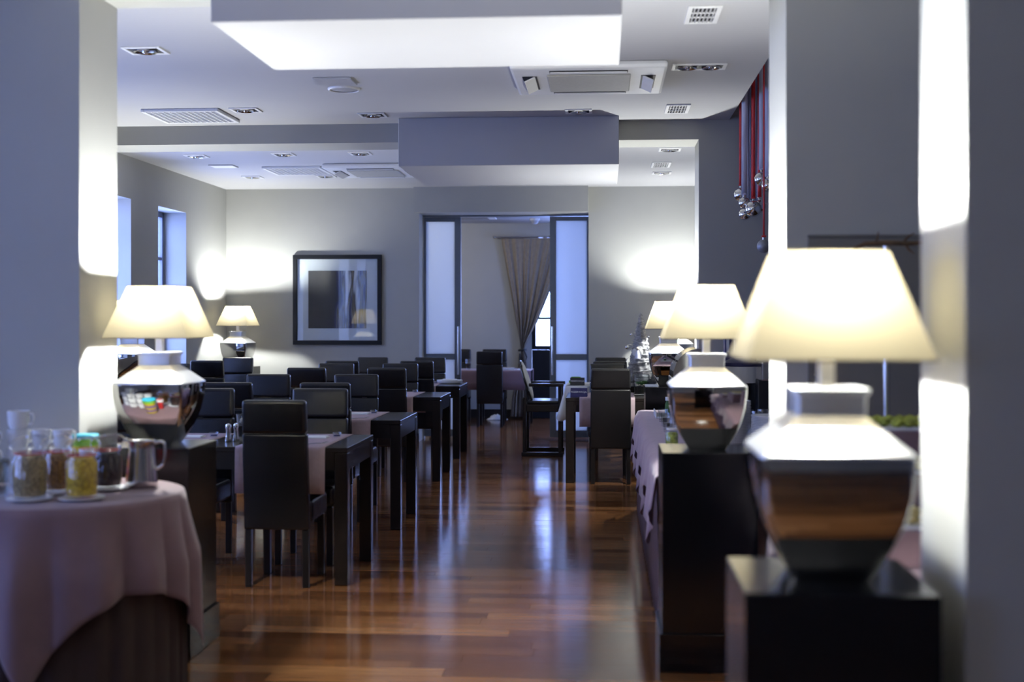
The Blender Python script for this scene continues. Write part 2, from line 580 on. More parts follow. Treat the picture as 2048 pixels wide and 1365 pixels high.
struct(MB().box(-1.575, 0.115, 9.52, 10.95, 2.63, H, 0.004, 1).build('bulkhead_rear', M['ceiling']), 'boxed ceiling bulkhead before the doorway')
struct(MB().box(-2.225, -0.182, 14.53, YF, 2.70, H).build('trim_header', M['wall']), 'projecting header above the sliding doors')
# far room
wall_with_holes('y', YE, YE + 0.25, -4.0, 1.6, 0, 3.0, [(-1.05, 1.0, 0.0, 2.6)], 'wall_end', M['wall'])
wall_with_holes('x', 1.2, 1.5, YF + 0.5, YE, 0, 3.0, [(15.5, 16.4, 0.3, 2.6)], 'wall_end_right', M['wall'])
struct(MB().box(-3.9, -3.6, YF + 0.5, YE, 0, 3.0).build('wall_end_left', M['wall']))
struct(MB().box(-3.9, 1.4, YF + 0.5, YE, 2.85, 3.0).build('ceiling_end', M['ceiling']), 'white ceiling of the far room')
struct(MB().box(-3.6, -1.05, YE - 0.02, YE, 0, 0.13).build('baseboard_end', M['chair_leg']))
struct(MB().box(XL, -2.18, YF - 0.02, YF, 0, 0.10).build('baseboard_far', M['chair_leg']))
struct(MB().box(XL, XL + 0.02, YB, YF, 0, 0.10).build('baseboard_left', M['chair_leg']))


# windows ----------------------------------------------------------
def window(name, axis, p, a0, a1, z0, z1, mull, trans, material=M['window_frame'], d=0.06):
    root = bpy.data.objects.new(name, None); COL.objects.link(root)
    struct(root)
    c = (a0 + a1) / 2
    root.location = (p, c, z0) if axis == 'x' else (c, p, z0)
    w = (a1 - a0) / 2
    h = z1 - z0

    def bx(mb, b0, b1, zb, zt, dd):
        if axis == 'x': mb.box(-dd, dd, b0, b1, zb, zt, 0.004, 1)
        else: mb.box(b0, b1, -dd, dd, zb, zt, 0.004, 1)
        return mb
    fr = MB()
    bx(fr, -w, -w + 0.06, 0, h, d / 2); bx(fr, w - 0.06, w, 0, h, d / 2)
    bx(fr, -w + 0.06, w - 0.06, 0, 0.06, d / 2); bx(fr, -w + 0.06, w - 0.06, h - 0.06, h, d / 2)
    fr.build('window_frame', material, root)
    xs = [-w + 0.06] + [(-w + 2 * w * (i + 1) / (mull + 1)) for i in range(mull)] + [w - 0.06]
    for x_ in xs[1:-1]:
        bx(MB(), x_ - 0.025, x_ + 0.025, 0.06, h - 0.06, d / 2 - 0.006).build('mullion', material, root)
    zs = [0.06] + [t - z0 for t in trans] + [h - 0.06]
    for z_ in zs[1:-1]:
        bx(MB(), -w + 0.06, w - 0.06, z_ - 0.018, z_ + 0.018, d / 2 - 0.012).build('glazing_bar', material, root)
    for xa, xb in zip(xs, xs[1:]):
        for za, zb in zip(zs, zs[1:]):
            bx(MB(), xa + 0.002, xb - 0.002, za + 0.002, zb - 0.002, 0.004).build('pane', M['pane'], root)
    return root


for i, (b0, b1, zb, zt) in enumerate(left_holes):
    window('window_%d' % (i + 1), 'x', XL - 0.27, b0, b1, zb, zt, 1, [2.1])
for i, (b0, b1, zb, zt) in enumerate(back_holes):
    window('window_%d' % (i + 8), 'y', YB - 0.2, b0, b1, zb, zt, 1, [])
window('window_12', 'x', 1.4, 15.5, 16.4, 0.3, 2.6, 1, [])  # unseen window added to light the frosted doors from behind
# glazed door of the far room: dark solid foot, two panes above
w13 = window('window_13', 'y', YE + 0.06, -1.05, 1.0, 1.0, 2.6, 2, [1.46, 2.05], M['frame_black'])
MB().box(-1.02, 1.02, -0.03, 0.03, -1.0, -0.002, 0.004, 1).build('door_panel', M['frame_black'], w13)


def portal(name, loc, rot, sx, sy):
    l = bpy.data.lights.new(name, 'AREA')
    l.shape = 'RECTANGLE'; l.size = sx; l.size_y = sy
    l.cycles.is_portal = True
    o = bpy.data.objects.new(name, l); COL.objects.link(o)
    o.location = loc; o.rotation_euler = rot
    return o


for b0, b1, zb, zt in left_holes:
    portal('window_portal', (XL - 0.33, (b0 + b1) / 2, (zb + zt) / 2), (0, R(-90), 0), zt - zb, b1 - b0)
for b0, b1, zb, zt in back_holes:
    portal('window_portal', ((b0 + b1) / 2, YB - 0.29, (zb + zt) / 2), (R(90), 0, 0), b1 - b0, zt - zb)
portal('window_portal', (1.48, 15.95, 1.45), (0, R(90), 0), 2.3, 0.9)
portal('window_portal', (-0.025, YE + 0.2, 1.8), (R(-90), 0, 0), 2.0, 1.6)

# sliding doors in the far opening ---------------------------------
def sliding_door(name, x0, x1, stile_side, y, label):
    root = bpy.data.objects.new(name, None); COL.objects.link(root)
    root.location = (x0, y, 0.03); struct(root, label)
    w = x1 - x0
    hh = 2.65
    L, Rr = (0.055, 0.075) if stile_side > 0 else (0.075, 0.02)
    if stile_side > 0: L = 0.02
    MB().box(0, L, -0.022, 0.022, 0, hh, 0.003, 1).build('stile', M['door_metal'], root)
    MB().box(w - Rr, w, -0.022, 0.022, 0, hh, 0.003, 1).build('stile', M['door_metal'], root)
    for za, zb in ((0, 0.085), (0.93, 1.0), (hh - 0.05, hh)):
        MB().box(L, w - Rr, -0.02, 0.02, za, zb, 0.003, 1).build('rail', M['door_metal'], root)
    MB().box(L, w - Rr, -0.006, 0.006, 0.085, 0.93).build('frosted_pane', M['frosted'], root)
    MB().box(L, w - Rr, -0.006, 0.006, 1.0, hh - 0.05).build('frosted_pane', M['frosted'], root)
    hx = w - 0.03 if stile_side > 0 else 0.03
    hd = MB().tube([(hx, -0.06, 0.75), (hx, -0.06, 1.33)], 0.012)
    hd.tube([(hx, -0.06, 0.85), (hx, -0.02, 0.85)], 0.007); hd.tube([(hx, -0.06, 1.23), (hx, -0.02, 1.23)], 0.007)
    hd.build('door_handle', M['steel'], root, smooth=True)
    return root


sliding_door('door_1', -2.17, -1.724, 1, 15.05, 'left frosted glass sliding door in grey frame')
sliding_door('door_2', -0.646, -0.182, -1, 15.0, 'right frosted glass sliding door in grey frame')
struct(MB().box(-2.17, -0.182, 14.95, 15.1, 2.684, 2.698).build('trim_track', M['door_metal']))


# ================================================================== CEILING FITTINGS
def downlight(label, x0, x1, y0, y1, n=1, group='square recessed spotlights', tilt=0.0):
    w, d = x1 - x0, y1 - y0
    t = thing('recessed_spotlight', label, 'spotlight', ((x0 + x1) / 2, (y0 + y1) / 2, H), 0, group)
    fr = MB()
    b = 0.022
    for a in ((-w / 2, -w / 2 + b, -d / 2, d / 2), (w / 2 - b, w / 2, -d / 2, d / 2), (-w / 2 + b, w / 2 - b, -d / 2, -d / 2 + b), (-w / 2 + b, w / 2 - b, d / 2 - b, d / 2)):
        fr.box(*a, -0.008, 0.0, 0.002, 1)
    fr.build('trim_frame', M['white_plastic'], t)
    MB().box(-w / 2 + b, w / 2 - b, -d / 2 + b, d / 2 - b, -0.0035, -0.0005).build('recess', M['black_void'], t)
    for k in range(n):
        cx_ = (k - (n - 1) / 2) * (w - 2 * b) / n
        r = min((w - 2 * b) / n, d - 2 * b) * 0.46
        MB().lathe([(r, -0.004), (r, -0.014), (r * 0.93, -0.016), (r * 0.75, -0.009), (r * 0.3, -0.006), (0.0, -0.006)], 20, cx_, 0, 0, False).build('reflector', M['chrome'], t, smooth=True)
        MB().sphere(r * 0.3, (cx_, 0, -0.010), 2, (1, 1, 0.6)).build('lamp_capsule', M['chrome_light'], t, smooth=True)
    return t


downlight('square recessed spotlight in ceiling beside the left column top', -2.735, -2.51, 6.905, 7.095)
downlight('recessed spotlight beside the egg-crate grille over the second table', -2.74, -2.53, 8.965, 9.145)
downlight('recessed spotlight just left of the rear bulkhead', -1.845, -1.64, 9.255, 9.44)
downlight('recessed spotlight just in front of the rear bulkhead', -0.285, -0.087, 9.2, 9.38)
downlight('long twin recessed spotlight right of the ceiling cassette', 0.415, 0.745, 7.61, 7.78, 2)
for x_, y_, lb in ((-3.85, 11.6, 'rear ceiling spotlight nearest the left wall behind the beam'), (-2.995, 11.53, 'rear ceiling spotlight second from left just behind the beam'),
                   (-2.265, 11.52, 'rear ceiling spotlight just left of the bulkhead behind the beam'), (-3.81, 13.36, 'rear ceiling spotlight above the corner lamp'),
                   (-2.995, 13.33, 'rear ceiling spotlight above the framed picture'), (-2.275, 13.33, 'rear ceiling spotlight beyond the rear air cassette'),
                   (0.6, 11.47, 'rear ceiling spotlight right of bulkhead nearer the beam'), (0.61, 13.29, 'rear ceiling spotlight right of bulkhead nearer the far wall')):
    downlight(lb, x_ - 0.1, x_ + 0.1, y_ - 0.1, y_ + 0.1)


def vent(label, x0, x1, y0, y1):
    w, d = x1 - x0, y1 - y0
    t = thing('air_vent', label, 'vent', ((x0 + x1) / 2, (y0 + y1) / 2, H), 0, 'slatted ceiling vents')
    b = 0.025
    fr = MB()
    for a in ((-w / 2, -w / 2 + b, -d / 2, d / 2), (w / 2 - b, w / 2, -d / 2, d / 2), (-w / 2 + b, w / 2 - b, -d / 2, -d / 2 + b), (-w / 2 + b, w / 2 - b, d / 2 - b, d / 2)):
        fr.box(*a, -0.010, 0.0, 0.002, 1)
    fr.build('vent_frame', M['white_plastic'], t)
    MB().box(-w / 2 + b, w / 2 - b, -d / 2 + b, d / 2 - b, -0.002, -0.0005).build('recess', M['black_void'], t)
    n = 6
    for k in range(n):
        x_ = -w / 2 + b + (k + 0.5) * (w - 2 * b) / n
        MB().box(x_ - 0.004, x_ + 0.004, -d / 2 + b, d / 2 - b, -0.009, -0.002).build('slat', M['grey_plastic'], t)
    for k in (-1, 1):
        MB().box(-w / 2 + b, w / 2 - b, k * d * 0.13 - 0.003, k * d * 0.13 + 0.003, -0.010, -0.0025).build('cross_bar', M['white_plastic'], t)
    return t


vent('slatted ceiling vent near the top right beside the front bulkhead', 0.415, 0.585, 6.2, 6.55)
vent('slatted ceiling vent over the buffet in front of the rear beam', 0.45, 0.625, 9.04, 9.4)
vent('slatted rear ceiling vent right of the rear bulkhead', 0.475, 0.665, 12.38, 12.78)


def eggcrate(label, x0, x1, y0, y1):
    w, d = x1 - x0, y1 - y0
    t = thing('eggcrate_grille', label, 'grille', ((x0 + x1) / 2, (y0 + y1) / 2, H), 0, 'egg-crate ceiling grilles')
    b = 0.025
    fr = MB()
    for a in ((-w / 2, -w / 2 + b, -d / 2, d / 2), (w / 2 - b, w / 2, -d / 2, d / 2), (-w / 2 + b, w / 2 - b, -d / 2, -d / 2 + b), (-w / 2 + b, w / 2 - b, d / 2 - b, d / 2)):
        fr.box(*a, -0.022, 0.0, 0.003, 1)
    fr.build('grille_frame', M['white_plastic'], t)
    MB().box(-w / 2 + b, w / 2 - b, -d / 2 + b, d / 2 - b, -0.003, -0.0005).build('backing', M['grey_plastic'], t)
    n = 12
    for k in range(n + 1):
        x_ = -w / 2 + b + k * (w - 2 * b) / n
        MB().box(x_ - 0.004, x_ + 0.004, -d / 2 + b, d / 2 - b, -0.021, -0.0035).build('louvre_blade', M['white_plastic'], t)
        y_ = -d / 2 + b + k * (d - 2 * b) / n
        MB().box(-w / 2 + b, w / 2 - b, y_ - 0.004, y_ + 0.004, -0.019, -0.0037).build('louvre_blade', M['white_plastic'], t)
    return t


eggcrate('large square egg-crate grille in the ceiling left of the aisle', -3.4, -2.82, 8.97, 9.53)
eggcrate('square egg-crate grille in the rear ceiling above the picture', -3.46, -2.86, 12.45, 13.05)


def cassette(label, cx_, cy_, w=0.95, d=0.9):
    t = thing('ceiling_cassette', label, 'air conditioner', (cx_, cy_, H), 0, 'ceiling air cassettes')
    MB().box(-w / 2, w / 2, -d / 2, d / 2, -0.045, 0.0, 0.02, 2).build('housing', M['white_plastic'], t)
    MB().box(-w * 0.27, w * 0.27, -d * 0.30, d * 0.30, -0.056, -0.046, 0.004, 1).build('intake_grille', M['beige_grille'], t)
    for s in (-1, 1):
        MB().box(s * w * 0.385 - 0.045, s * w * 0.385 + 0.045, -d * 0.24, d * 0.24, -0.0475, -0.0452).build('outlet', M['black_void'], t)
        fl = MB().box(-0.036, 0.036, -d * 0.23, d * 0.23, -0.004, 0.004, 0.002, 1, Matrix.Rotation(R(25 * s), 4, 'Y'))
        fl.build('air_flap', M['white_plastic'], t, loc=(s * w * 0.385, 0, -0.062))
        MB().box(-w * 0.25, w * 0.25, s * d * 0.385 - 0.035, s * d * 0.385 + 0.035, -0.0475, -0.0452).build('outlet', M['black_void'], t)
        MB().box(-w * 0.245, w * 0.245, s * d * 0.385 - 0.028, s * d * 0.385 + 0.02, -0.056, -0.050, 0.002, 1).build('air_flap', M['white_plastic'], t)
    return t


cassette('square white air-conditioning cassette behind the front bulkhead', -0.092, 7.93)
cassette('air-conditioning cassette in the rear ceiling left of the bulkhead', -2.33, 12.72)
MB().box(-0.125, 0.125, -0.11, 0.11, -0.014, 0, 0.003, 1).build('access_panel', M['grey_plastic'], loc=(-1.735, 7.985, H))
tag(bpy.data.objects['access_panel'], 'flat grey ceiling panel behind the front bulkhead', 'ceiling panel')
sp = thing('ceiling_speaker', 'round white ceiling speaker beside the flat grey panel', 'speaker', (-1.736, 8.27, H))
MB().lathe([(0.108, 0), (0.108, -0.008), (0.1, -0.014), (0.092, -0.010)], 28, cap=False).build('speaker_ring', M['white_plastic'], sp, smooth=True)
MB().lathe([(0.092, -0.006), (0.05, -0.012), (0.0, -0.013)], 28, cap=False).build('speaker_mesh', M['grey_plastic'], sp, smooth=True)
fp = thing('access_panel', 'plain white access panel in the rear ceiling near the left wall', 'ceiling panel', (-3.83, 12.375, H))
MB().box(-0.125, 0.125, -0.105, 0.105, -0.008, 0, 0.002, 1).build('panel_frame', M['grey_plastic'], fp)
MB().box(-0.115, 0.115, -0.095, 0.095, -0.011, -0.0085, 0.001, 1).build('panel_leaf', M['white_plastic'], fp)
dv = thing('ceiling_diffuser', 'square white ceiling diffuser in the far room', 'vent', (-1.78, 17.0, 2.85))
MB().box(-0.3, 0.3, -0.3, 0.3, -0.02, 0, 0.005, 1).build('housing', M['white_plastic'], dv)
for k in range(3):
    MB().box(-0.2, 0.2, -0.2 + k * 0.17, -0.12 + k * 0.17, -0.0225, -0.0205).build('slot', M['black_void'], dv)
sd = thing('smoke_detector', 'small white smoke detector on the far room ceiling', 'smoke detector', (-0.96, 17.4, 2.85))
MB().lathe([(0.07, 0), (0.07, -0.025)], 20).build('base', M['white_plastic'], sd, smooth=True)
MB().lathe([(0.055, -0.025), (0.045, -0.06), (0.025, -0.075), (0, -0.078)], 20, cap=False).build('dome', M['grey_plastic'], sd, smooth=True)


cl = thing('fill_ceiling_light', 'added round fill light, unseen, just inside the far room', 'ceiling light', (-2.9, 16.4, 2.85))  # added out of sight to give the far room neutral fill light
MB().lathe([(0.16, 0), (0.16, -0.03), (0.15, -0.035)], 28, cap=False).build('rim', M['steel'], cl, smooth=True)
MB().lathe([(0.15, -0.02), (0.1, -0.045), (0, -0.055)], 28, cap=False).build('diffuser', M['glass'], cl, smooth=True)
l_ = bpy.data.lights.new('fill_bulb', 'POINT'); l_.energy = 48.0; l_.color = (1.0, 0.97, 0.9); l_.shadow_soft_size = 0.08
lo_ = bpy.data.objects.new('fill_bulb', l_); COL.objects.link(lo_); lo_.parent = cl; lo_.location = (0, 0, -0.10)


# ================================================================== LAMPS ON PLINTHS
def make_plinth():
    t = thing('lamp_plinth', 'x', 'plinth', group='black lamp plinths')
    MB().box(-0.195, 0.195, -0.195, 0.195, 0.16, 0.904, 0.004, 2).build('plinth_body', M['plinth'], t)
    MB().box(-0.207, 0.207, -0.207, 0.207, 0.0, 0.1595, 0.004, 2).build('plinth_foot', M['plinth'], t)
    return t


def make_lamp():
    t = thing('table_lamp', 'x', 'lamp', group='table lamps with cream shades')
    prof = [(0.076, 0.0), (0.079, 0.006), (0.092, 0.026), (0.107, 0.054), (0.121, 0.082), (0.134, 0.113), (0.145, 0.148), (0.152, 0.184), (0.157, 0.22), (0.159, 0.25), (0.159, 0.268)]
    body = MB().sqloft(prof, 0.10).build('lamp_body', M['chrome'], t, smooth=30)
    MB().sqloft([(0.159, 0.2685), (0.158, 0.274), (0.070, 0.350)], 0.10).build('shoulder', M['satin'], t, smooth=30)
    MB().sqloft([(0.072, 0.3505), (0.073, 0.392), (0.079, 0.396), (0.079, 0.406)], 0.08).build('neck', M['satin'], t, smooth=30)
    MB().box(-0.016, 0.016, -0.016, 0.016, 0.4062, 0.52, 0.003, 2).build('stem', M['satin'], t)
    sd_ = MB().sqloft([(0.190, 0.470), (0.149, 0.585), (0.108, 0.697)], 0.03, cap=False).build('lamp_shade', M['shade'], t, smooth=30)
    for h_, z_ in ((0.190, 0.470), (0.108, 0.697)):
        MB().tube([(h_, h_, z_), (-h_, h_, z_), (-h_, -h_, z_), (h_, -h_, z_)], 0.0022, 6, True).build('shade_rim', M['shade'], sd_)
    sf = MB()
    for a in (0, PI / 2):
        sf.tube([(-0.109 * math.cos(a), -0.109 * math.sin(a), 0.690), (0.109 * math.cos(a), 0.109 * math.sin(a), 0.690)], 0.002, 6)
    sf.build('shade_spider', M['steel'], sd_)
    MB().lathe([(0.016, 0.5202), (0.016, 0.552)], 12).build('bulb_socket', M['steel'], t, smooth=True)
    MB().lathe([(0.010, 0.5522), (0.024, 0.575), (0.027, 0.592), (0.022, 0.61), (0, 0.62)], 14, cap=False).build('bulb', M['bulb'], t, smooth=True)
    l = bpy.data.lights.new('bulb_light', 'POINT')
    l.energy = LAMP_WATTS; l.color = (0.97, 1.0, 0.985); l.shadow_soft_size = 0.03
    lo = bpy.data.objects.new('bulb_light', l); COL.objects.link(lo)
    lo.parent = t; lo.location = (0, 0, 0.632)
    return t


plinth, lamp = make_plinth(), make_lamp()
for (x_, y_, rz, lp, ll) in (
        (0.480, 2.75, 0, 'black plinth nearest the camera at the right', 'largest table lamp, nearest the camera, before the right column'),
        (0.436, 5.385, 0, 'black plinth at the near end of the buffet', 'table lamp on the plinth at the near end of the buffet'),
        (0.530, 10.33, 0, 'black plinth at the far end of the buffet', 'smaller-looking table lamp partly behind another, by the silver cone tree'),
        (-1.965, 5.42, 0, 'black plinth behind the round mauve table', 'table lamp beside the left column above the round mauve table'),
        (-3.76, 9.75, 0, 'black plinth by the left windows', 'table lamp mostly hidden behind the left lamp, by the windows'),
        (-1.985, 0.2, 0, 'added black plinth under the unseen fill lamp left of the camera', 'added table lamp left of the camera, out of view, for fill light'),  # unseen lamp and plinth added as fill for the front faces
        (-4.20, 14.12, R(-6), 'black plinth in the far left corner', 'table lamp glowing in the far left corner'),
        (0.835, 14.14, 0, 'black plinth in the far right corner', 'table lamp in the far right corner behind the buffet lamps')):
    place(plinth, lp, (x_, y_, 0), rz)
    place(lamp, ll, (x_, y_, 0.9045), rz)


# ================================================================== CHAIRS
def make_chair():
    t = thing('dining_chair', 'x', 'chair', group='high-backed black leather chairs')
    w = 0.178
    bk = MB().box(-w, w, -0.20, -0.14, 0.315, 0.838, 0.014, 3, taper=(0.985, 0.95))
    hd = MB().box(-w * 0.985, w * 0.985, -0.203, -0.137, 0.840, 1.02, 0.022, 4, taper=(0.985, 0.95))
    for q in (bk, hd):                                   # the back leans
        for v in q.bm.verts: v.co.y -= 0.065 * max(0.0, v.co.z - 0.36) / 0.66
    bk.build('backrest', M['leather'], t, smooth=40)
    hd.build('headrest', M['leather'], t, smooth=40)
    MB().box(-0.185, 0.185, -0.138, 0.235, 0.345, 0.47, 0.03, 4).build('seat', M['leather'], t, smooth=40)
    for s in (-1, 1):
        MB().box(-0.017, 0.017, -0.017, 0.017, 0.0, 0.316, 0.003, 1).build('leg', M['chair_leg'], t, loc=(s * 0.157, -0.172, 0))
        MB().box(-0.019, 0.019, -0.019, 0.019, 0.0, 0.346, 0.003, 1).build('leg', M['chair_leg'], t, loc=(s * 0.155, 0.195, 0))
    return t


chair = make_chair()
NEAR, FAR = 0.0, PI
for x_, yb, f, lb in (
        (-1.765, 6.640, NEAR, 'nearest black leather chair with its back to the camera, at the first table'),
        (-2.500, 6.640, NEAR, 'black chair at the first table mostly hidden behind the left lamp plinth'),
        (-1.768, 7.720, FAR, 'chair facing the camera across the first table, right seat'),
        (-2.485, 7.700, FAR, 'chair facing the camera across the first table, beside the left lamp'),
        (-1.898, 8.455, NEAR, 'chair back to camera at the second table, right seat'),
        (-2.579, 8.455, NEAR, 'chair back to camera at the second table, left seat'),
        (-1.939, 9.720, FAR, 'chair facing the camera across the second table, right seat'),
        (-2.635, 9.700, FAR, 'chair facing the camera across the second table, left seat'),
        (-1.919, 11.000, NEAR, 'chair back to camera at the third table, right seat'),
        (-2.639, 11.000, NEAR, 'chair back to camera at the third table, left seat'),
        (-1.979, 12.090, FAR, 'chair facing the camera across the third table, right seat'),
        (-2.607, 12.070, FAR, 'chair facing the camera across the third table, left seat'),
        (-1.922, 12.805, NEAR, 'chair back to camera at the fourth table, right seat'),
        (-2.700, 12.805, NEAR, 'chair back to camera at the fourth table, left seat'),
        (-1.950, 13.985, FAR, 'chair facing the camera across the fourth table, before the left sliding door'),
        (-2.599, 13.960, FAR, 'chair facing the camera across the fourth table, under the picture'),
        (0.060, 10.980, NEAR, 'front chair of the right-hand row, back to the camera by the reserved sign'),
        (0.039, 12.130, FAR, 'second chair of the right-hand row behind the front chair'),
        (0.063, 12.870, NEAR, 'third chair of the right-hand row'),
        (0.075, 14.080, FAR, 'rearmost chair of the right-hand row by the far wall'),
        (-4.126, 12.800, NEAR, 'black chair at the window table left of the corner lamp'),
        (-4.096, 13.780, FAR, 'blue-lit chair in front of the corner lamp plinth'),
        (-4.190, 11.900, FAR, 'chair by the left windows just showing past the left lamp'),
        (-4.190, 10.960, NEAR, 'chair by the left windows hidden behind the left lamp body'),
        (-1.519, 16.610, NEAR, 'chair seen through the doorway with its back to the camera'),
        (-1.547, 17.720, FAR, 'chair behind the far room table under the curtain'),
        (-2.060, 17.720, FAR, 'far room chair mostly hidden behind the left sliding door')):
    yc = yb + 0.2 if f == NEAR else yb - 0.24
    place(chair, lb, (x_, yc, 0), f)


# ================================================================== TABLES
def make_table(name, label, x0, x1, y0, y1, h=0.755, group='dark dining tables'):
    cx_, cy_ = (x0 + x1) / 2, (y0 + y1) / 2
    w, d = (x1 - x0) / 2, (y1 - y0) / 2
    t = thing(name, label, 'table', (cx_, cy_, 0), 0, group)
    MB().box(-w, w, -d, d, h - 0.03, h, 0.003, 1).build('tabletop', M['wood_dark'], t)
    ap = MB()
    a = 0.004
    ap.box(-w + 0.075, w - 0.075, -d + a, -d + 0.03, h - 0.125, h - 0.0305); ap.box(-w + 0.075, w - 0.075, d - 0.03, d - a, h - 0.125, h - 0.0305)
    ap.box(-w + a, -w + 0.03, -d + 0.075, d - 0.075, h - 0.125, h - 0.0305); ap.box(w - 0.03, w - a, -d + 0.075, d - 0.075, h - 0.125, h - 0.0305)
    ap.build('apron', M['wood_dark'], t)
    for sx in (-1, 1):
        for sy in (-1, 1):
            MB().box(-0.036, 0.036, -0.036, 0.036, 0, h - 0.0305, 0.004, 1).build('leg', M['wood_dark'], t, loc=(sx * (w - 0.037), sy * (d - 0.037), 0))
    return t


make_table('dining_table', 'nearest dark wooden dining table behind the left plinth', -2.95, -1.392, 6.726, 7.49)
make_table('dining_table', 'second dark wooden table from the camera, left of the aisle', -2.96, -1.397, 8.537, 9.30)
make_table('dining_table', 'third dark wooden table from the camera, left of the aisle', -3.02, -1.455, 11.08, 11.85)
make_table('dining_table', 'fourth and farthest dark table left of the aisle', -3.06, -1.492, 12.885, 13.66)
make_table('dining_table', 'dark table right of the aisle with the blue reserved sign', -0.338, 0.42, 11.066, 11.86)
make_table('dining_table', 'dark table right of the aisle with the green bowl', -0.385, 0.36, 12.985, 13.74)
make_table('dining_table', 'small dark table by the left windows before the corner lamp', -4.4, -3.75, 12.89, 13.52)
make_table('dining_table', 'dark window table hidden behind the left lamp', -4.475, -3.75, 11.06, 11.75)
make_table('dining_table', 'table under the mauve cloth seen through the doorway', -2.35, -0.985, 16.74, 17.42)


def draped_strip(name, label, cat, x0, x1, y0, y1, drop0, drop1, m, h=0.756, seed=0, group=None):
    """cloth strip across a table: hangs over the near and the far edge"""
    rnd = random.Random(seed)
    mb = MB()
    rows = []
    n = 14
    path = [(-0.010, -drop0), (-0.010, -drop0 * 0.6), (-0.010, -drop0 * 0.25), (-0.009, -0.02), (-0.004, -0.004), (0.004, 0.0015)]
    for i, (dy, dz) in enumerate(path):
        rows.append([(x0 + (x1 - x0) * k / n, y0 + dy - 0.010 * min(1, -dz / 0.2) * (0.5 + 0.5 * math.sin(k * 1.4 + seed)), h + dz) for k in range(n + 1)])
    for q in (0.25, 0.5, 0.75):
        rows.append([(x0 + (x1 - x0) * k / n, y0 + (y1 - y0) * q, h + 0.0015) for k in range(n + 1)])
    path = [(-0.004, 0.0015), (0.004, -0.004), (0.009, -0.02), (0.010, -drop1 * 0.5), (0.010, -drop1)]
    for dy, dz in path:
        rows.append([(x0 + (x1 - x0) * k / n, y1 + dy, h + dz) for k in range(n + 1)])
    mb.grid(rows)
    o = mb.build(name, m, smooth=60, solid=0.0015)
    return tag(o, label, cat, group)


G = 'mauve runners across the tables'
for i, (x0, x1, y0, y1, lb) in enumerate((
        (-2.015, -1.515, 6.726, 7.49, 'mauve runner under the nearest chair back, first table right seat'),
        (-2.71, -2.245, 6.726, 7.49, 'mauve runner on the first table beside the left lamp'),
        (-2.07, -1.605, 8.537, 9.30, 'mauve runner on the second table, right seat'),
        (-2.80, -2.335, 8.537, 9.30, 'mauve runner on the second table, left seat'),
        (-2.16, -1.70, 11.08, 11.85, 'mauve runner on the third table, right seat'),
        (-2.86, -2.40, 11.08, 11.85, 'mauve runner on the third table, left seat'),
        (-2.20, -1.74, 12.885, 13.66, 'mauve runner on the fourth table, right seat'),
        (-2.92, -2.46, 12.885, 13.66, 'mauve runner on the fourth table, left seat'),
        (-0.215, 0.275, 11.066, 11.86, 'mauve runner under the front right-hand chair'))):
    draped_strip('table_runner', lb, 'runner', x0, x1, y0, y1, 0.255, 0.2, M['runner'], seed=i, group=G)
draped_strip('tablecloth', 'plain mauve cloth on the far room table', 'tablecloth', -2.36, -0.975, 16.74, 17.42, 0.26, 0.26, M['mauve'], seed=11)


# ---- things on the tables
def shaker(label, x, y, m_top):
    t = thing('salt_shaker', label, 'shaker', (x, y, 0.756), 0, 'glass shakers with steel caps')
    MB().lathe([(0.018, 0), (0.02, 0.004), (0.016, 0.03), (0.013, 0.06), (0.015, 0.075)], 16).build('shaker_body', M['steel'], t, smooth=True)
    MB().lathe([(0.0155, 0.0752), (0.017, 0.085), (0.014, 0.098), (0.0, 0.105)], 16, cap=False).build('cap', M['chrome_light'], t, smooth=True)


shaker('left shaker of the steel pair on the first table', -2.135, 6.99, 0)
shaker('right shaker of the steel pair on the first table', -2.098, 7.02, 0)


def vase(label, x, y, z, s=1.0, filled=M['soil']):
    t = thing('glass_vase', label, 'vase', (x, y, z))
    MB().lathe([(0.028 * s, 0.0), (0.03 * s, 0.004 * s), (0.032 * s, 0.03 * s), (0.045 * s, 0.15 * s), (0.047 * s, 0.152 * s), (0.044 * s, 0.15 * s), (0.031 * s, 0.03 * s), (0, 0.02 * s)], 24, cap=False).build('glass_wall', M['glass'], t, smooth=True)
    MB().lathe([(0.0, 0.022 * s), (0.03 * s, 0.025 * s), (0.038 * s, 0.085 * s), (0.0, 0.092 * s)], 20, cap=False).build('filling', filled, t, smooth=True)
    return t


v = vase('tall clear glass vase on the first table behind the shakers', -2.065, 7.06, 0.756)
rnd = random.Random(4)
for k in range(7):
    a = rnd.random() * 6.28
    MB().sphere(0.012, (0.02 * math.cos(a), 0.02 * math.sin(a), 0.10 + 0.008 * k % 0.03), 1, (1, 1, 1.3)).build('dried_flower', M['pebble'], v, smooth=True)
vase('small glass vase with dark filling on the far room table', -1.84, 16.95, 0.7585, 0.95)


def napkin(label, x, y, z=0.7585, rz=0.0, s=1.0):
    t = thing('napkin', label, 'napkin', (x, y, z), rz, 'folded white napkins')
    MB().box(-0.075 * s, 0.075 * s, -0.05 * s, 0.05 * s, 0.0, 0.004, 0.0015, 1).build('lower_fold', M['white_cloth'], t)
    MB().prism([(-0.07 * s, 0.0042), (0.07 * s, 0.0042), (0.068 * s, 0.009), (-0.04 * s, 0.009)], -0.042 * s, 0.045 * s).build('upper_fold', M['white_cloth'], t)


napkin('folded white napkin on the first table runner, right seat', -1.69, 7.24)
napkin('folded white napkin on the first table beside the left lamp', -2.43, 7.22)
napkin('folded white napkin on the second table, right seat', -1.79, 9.05)


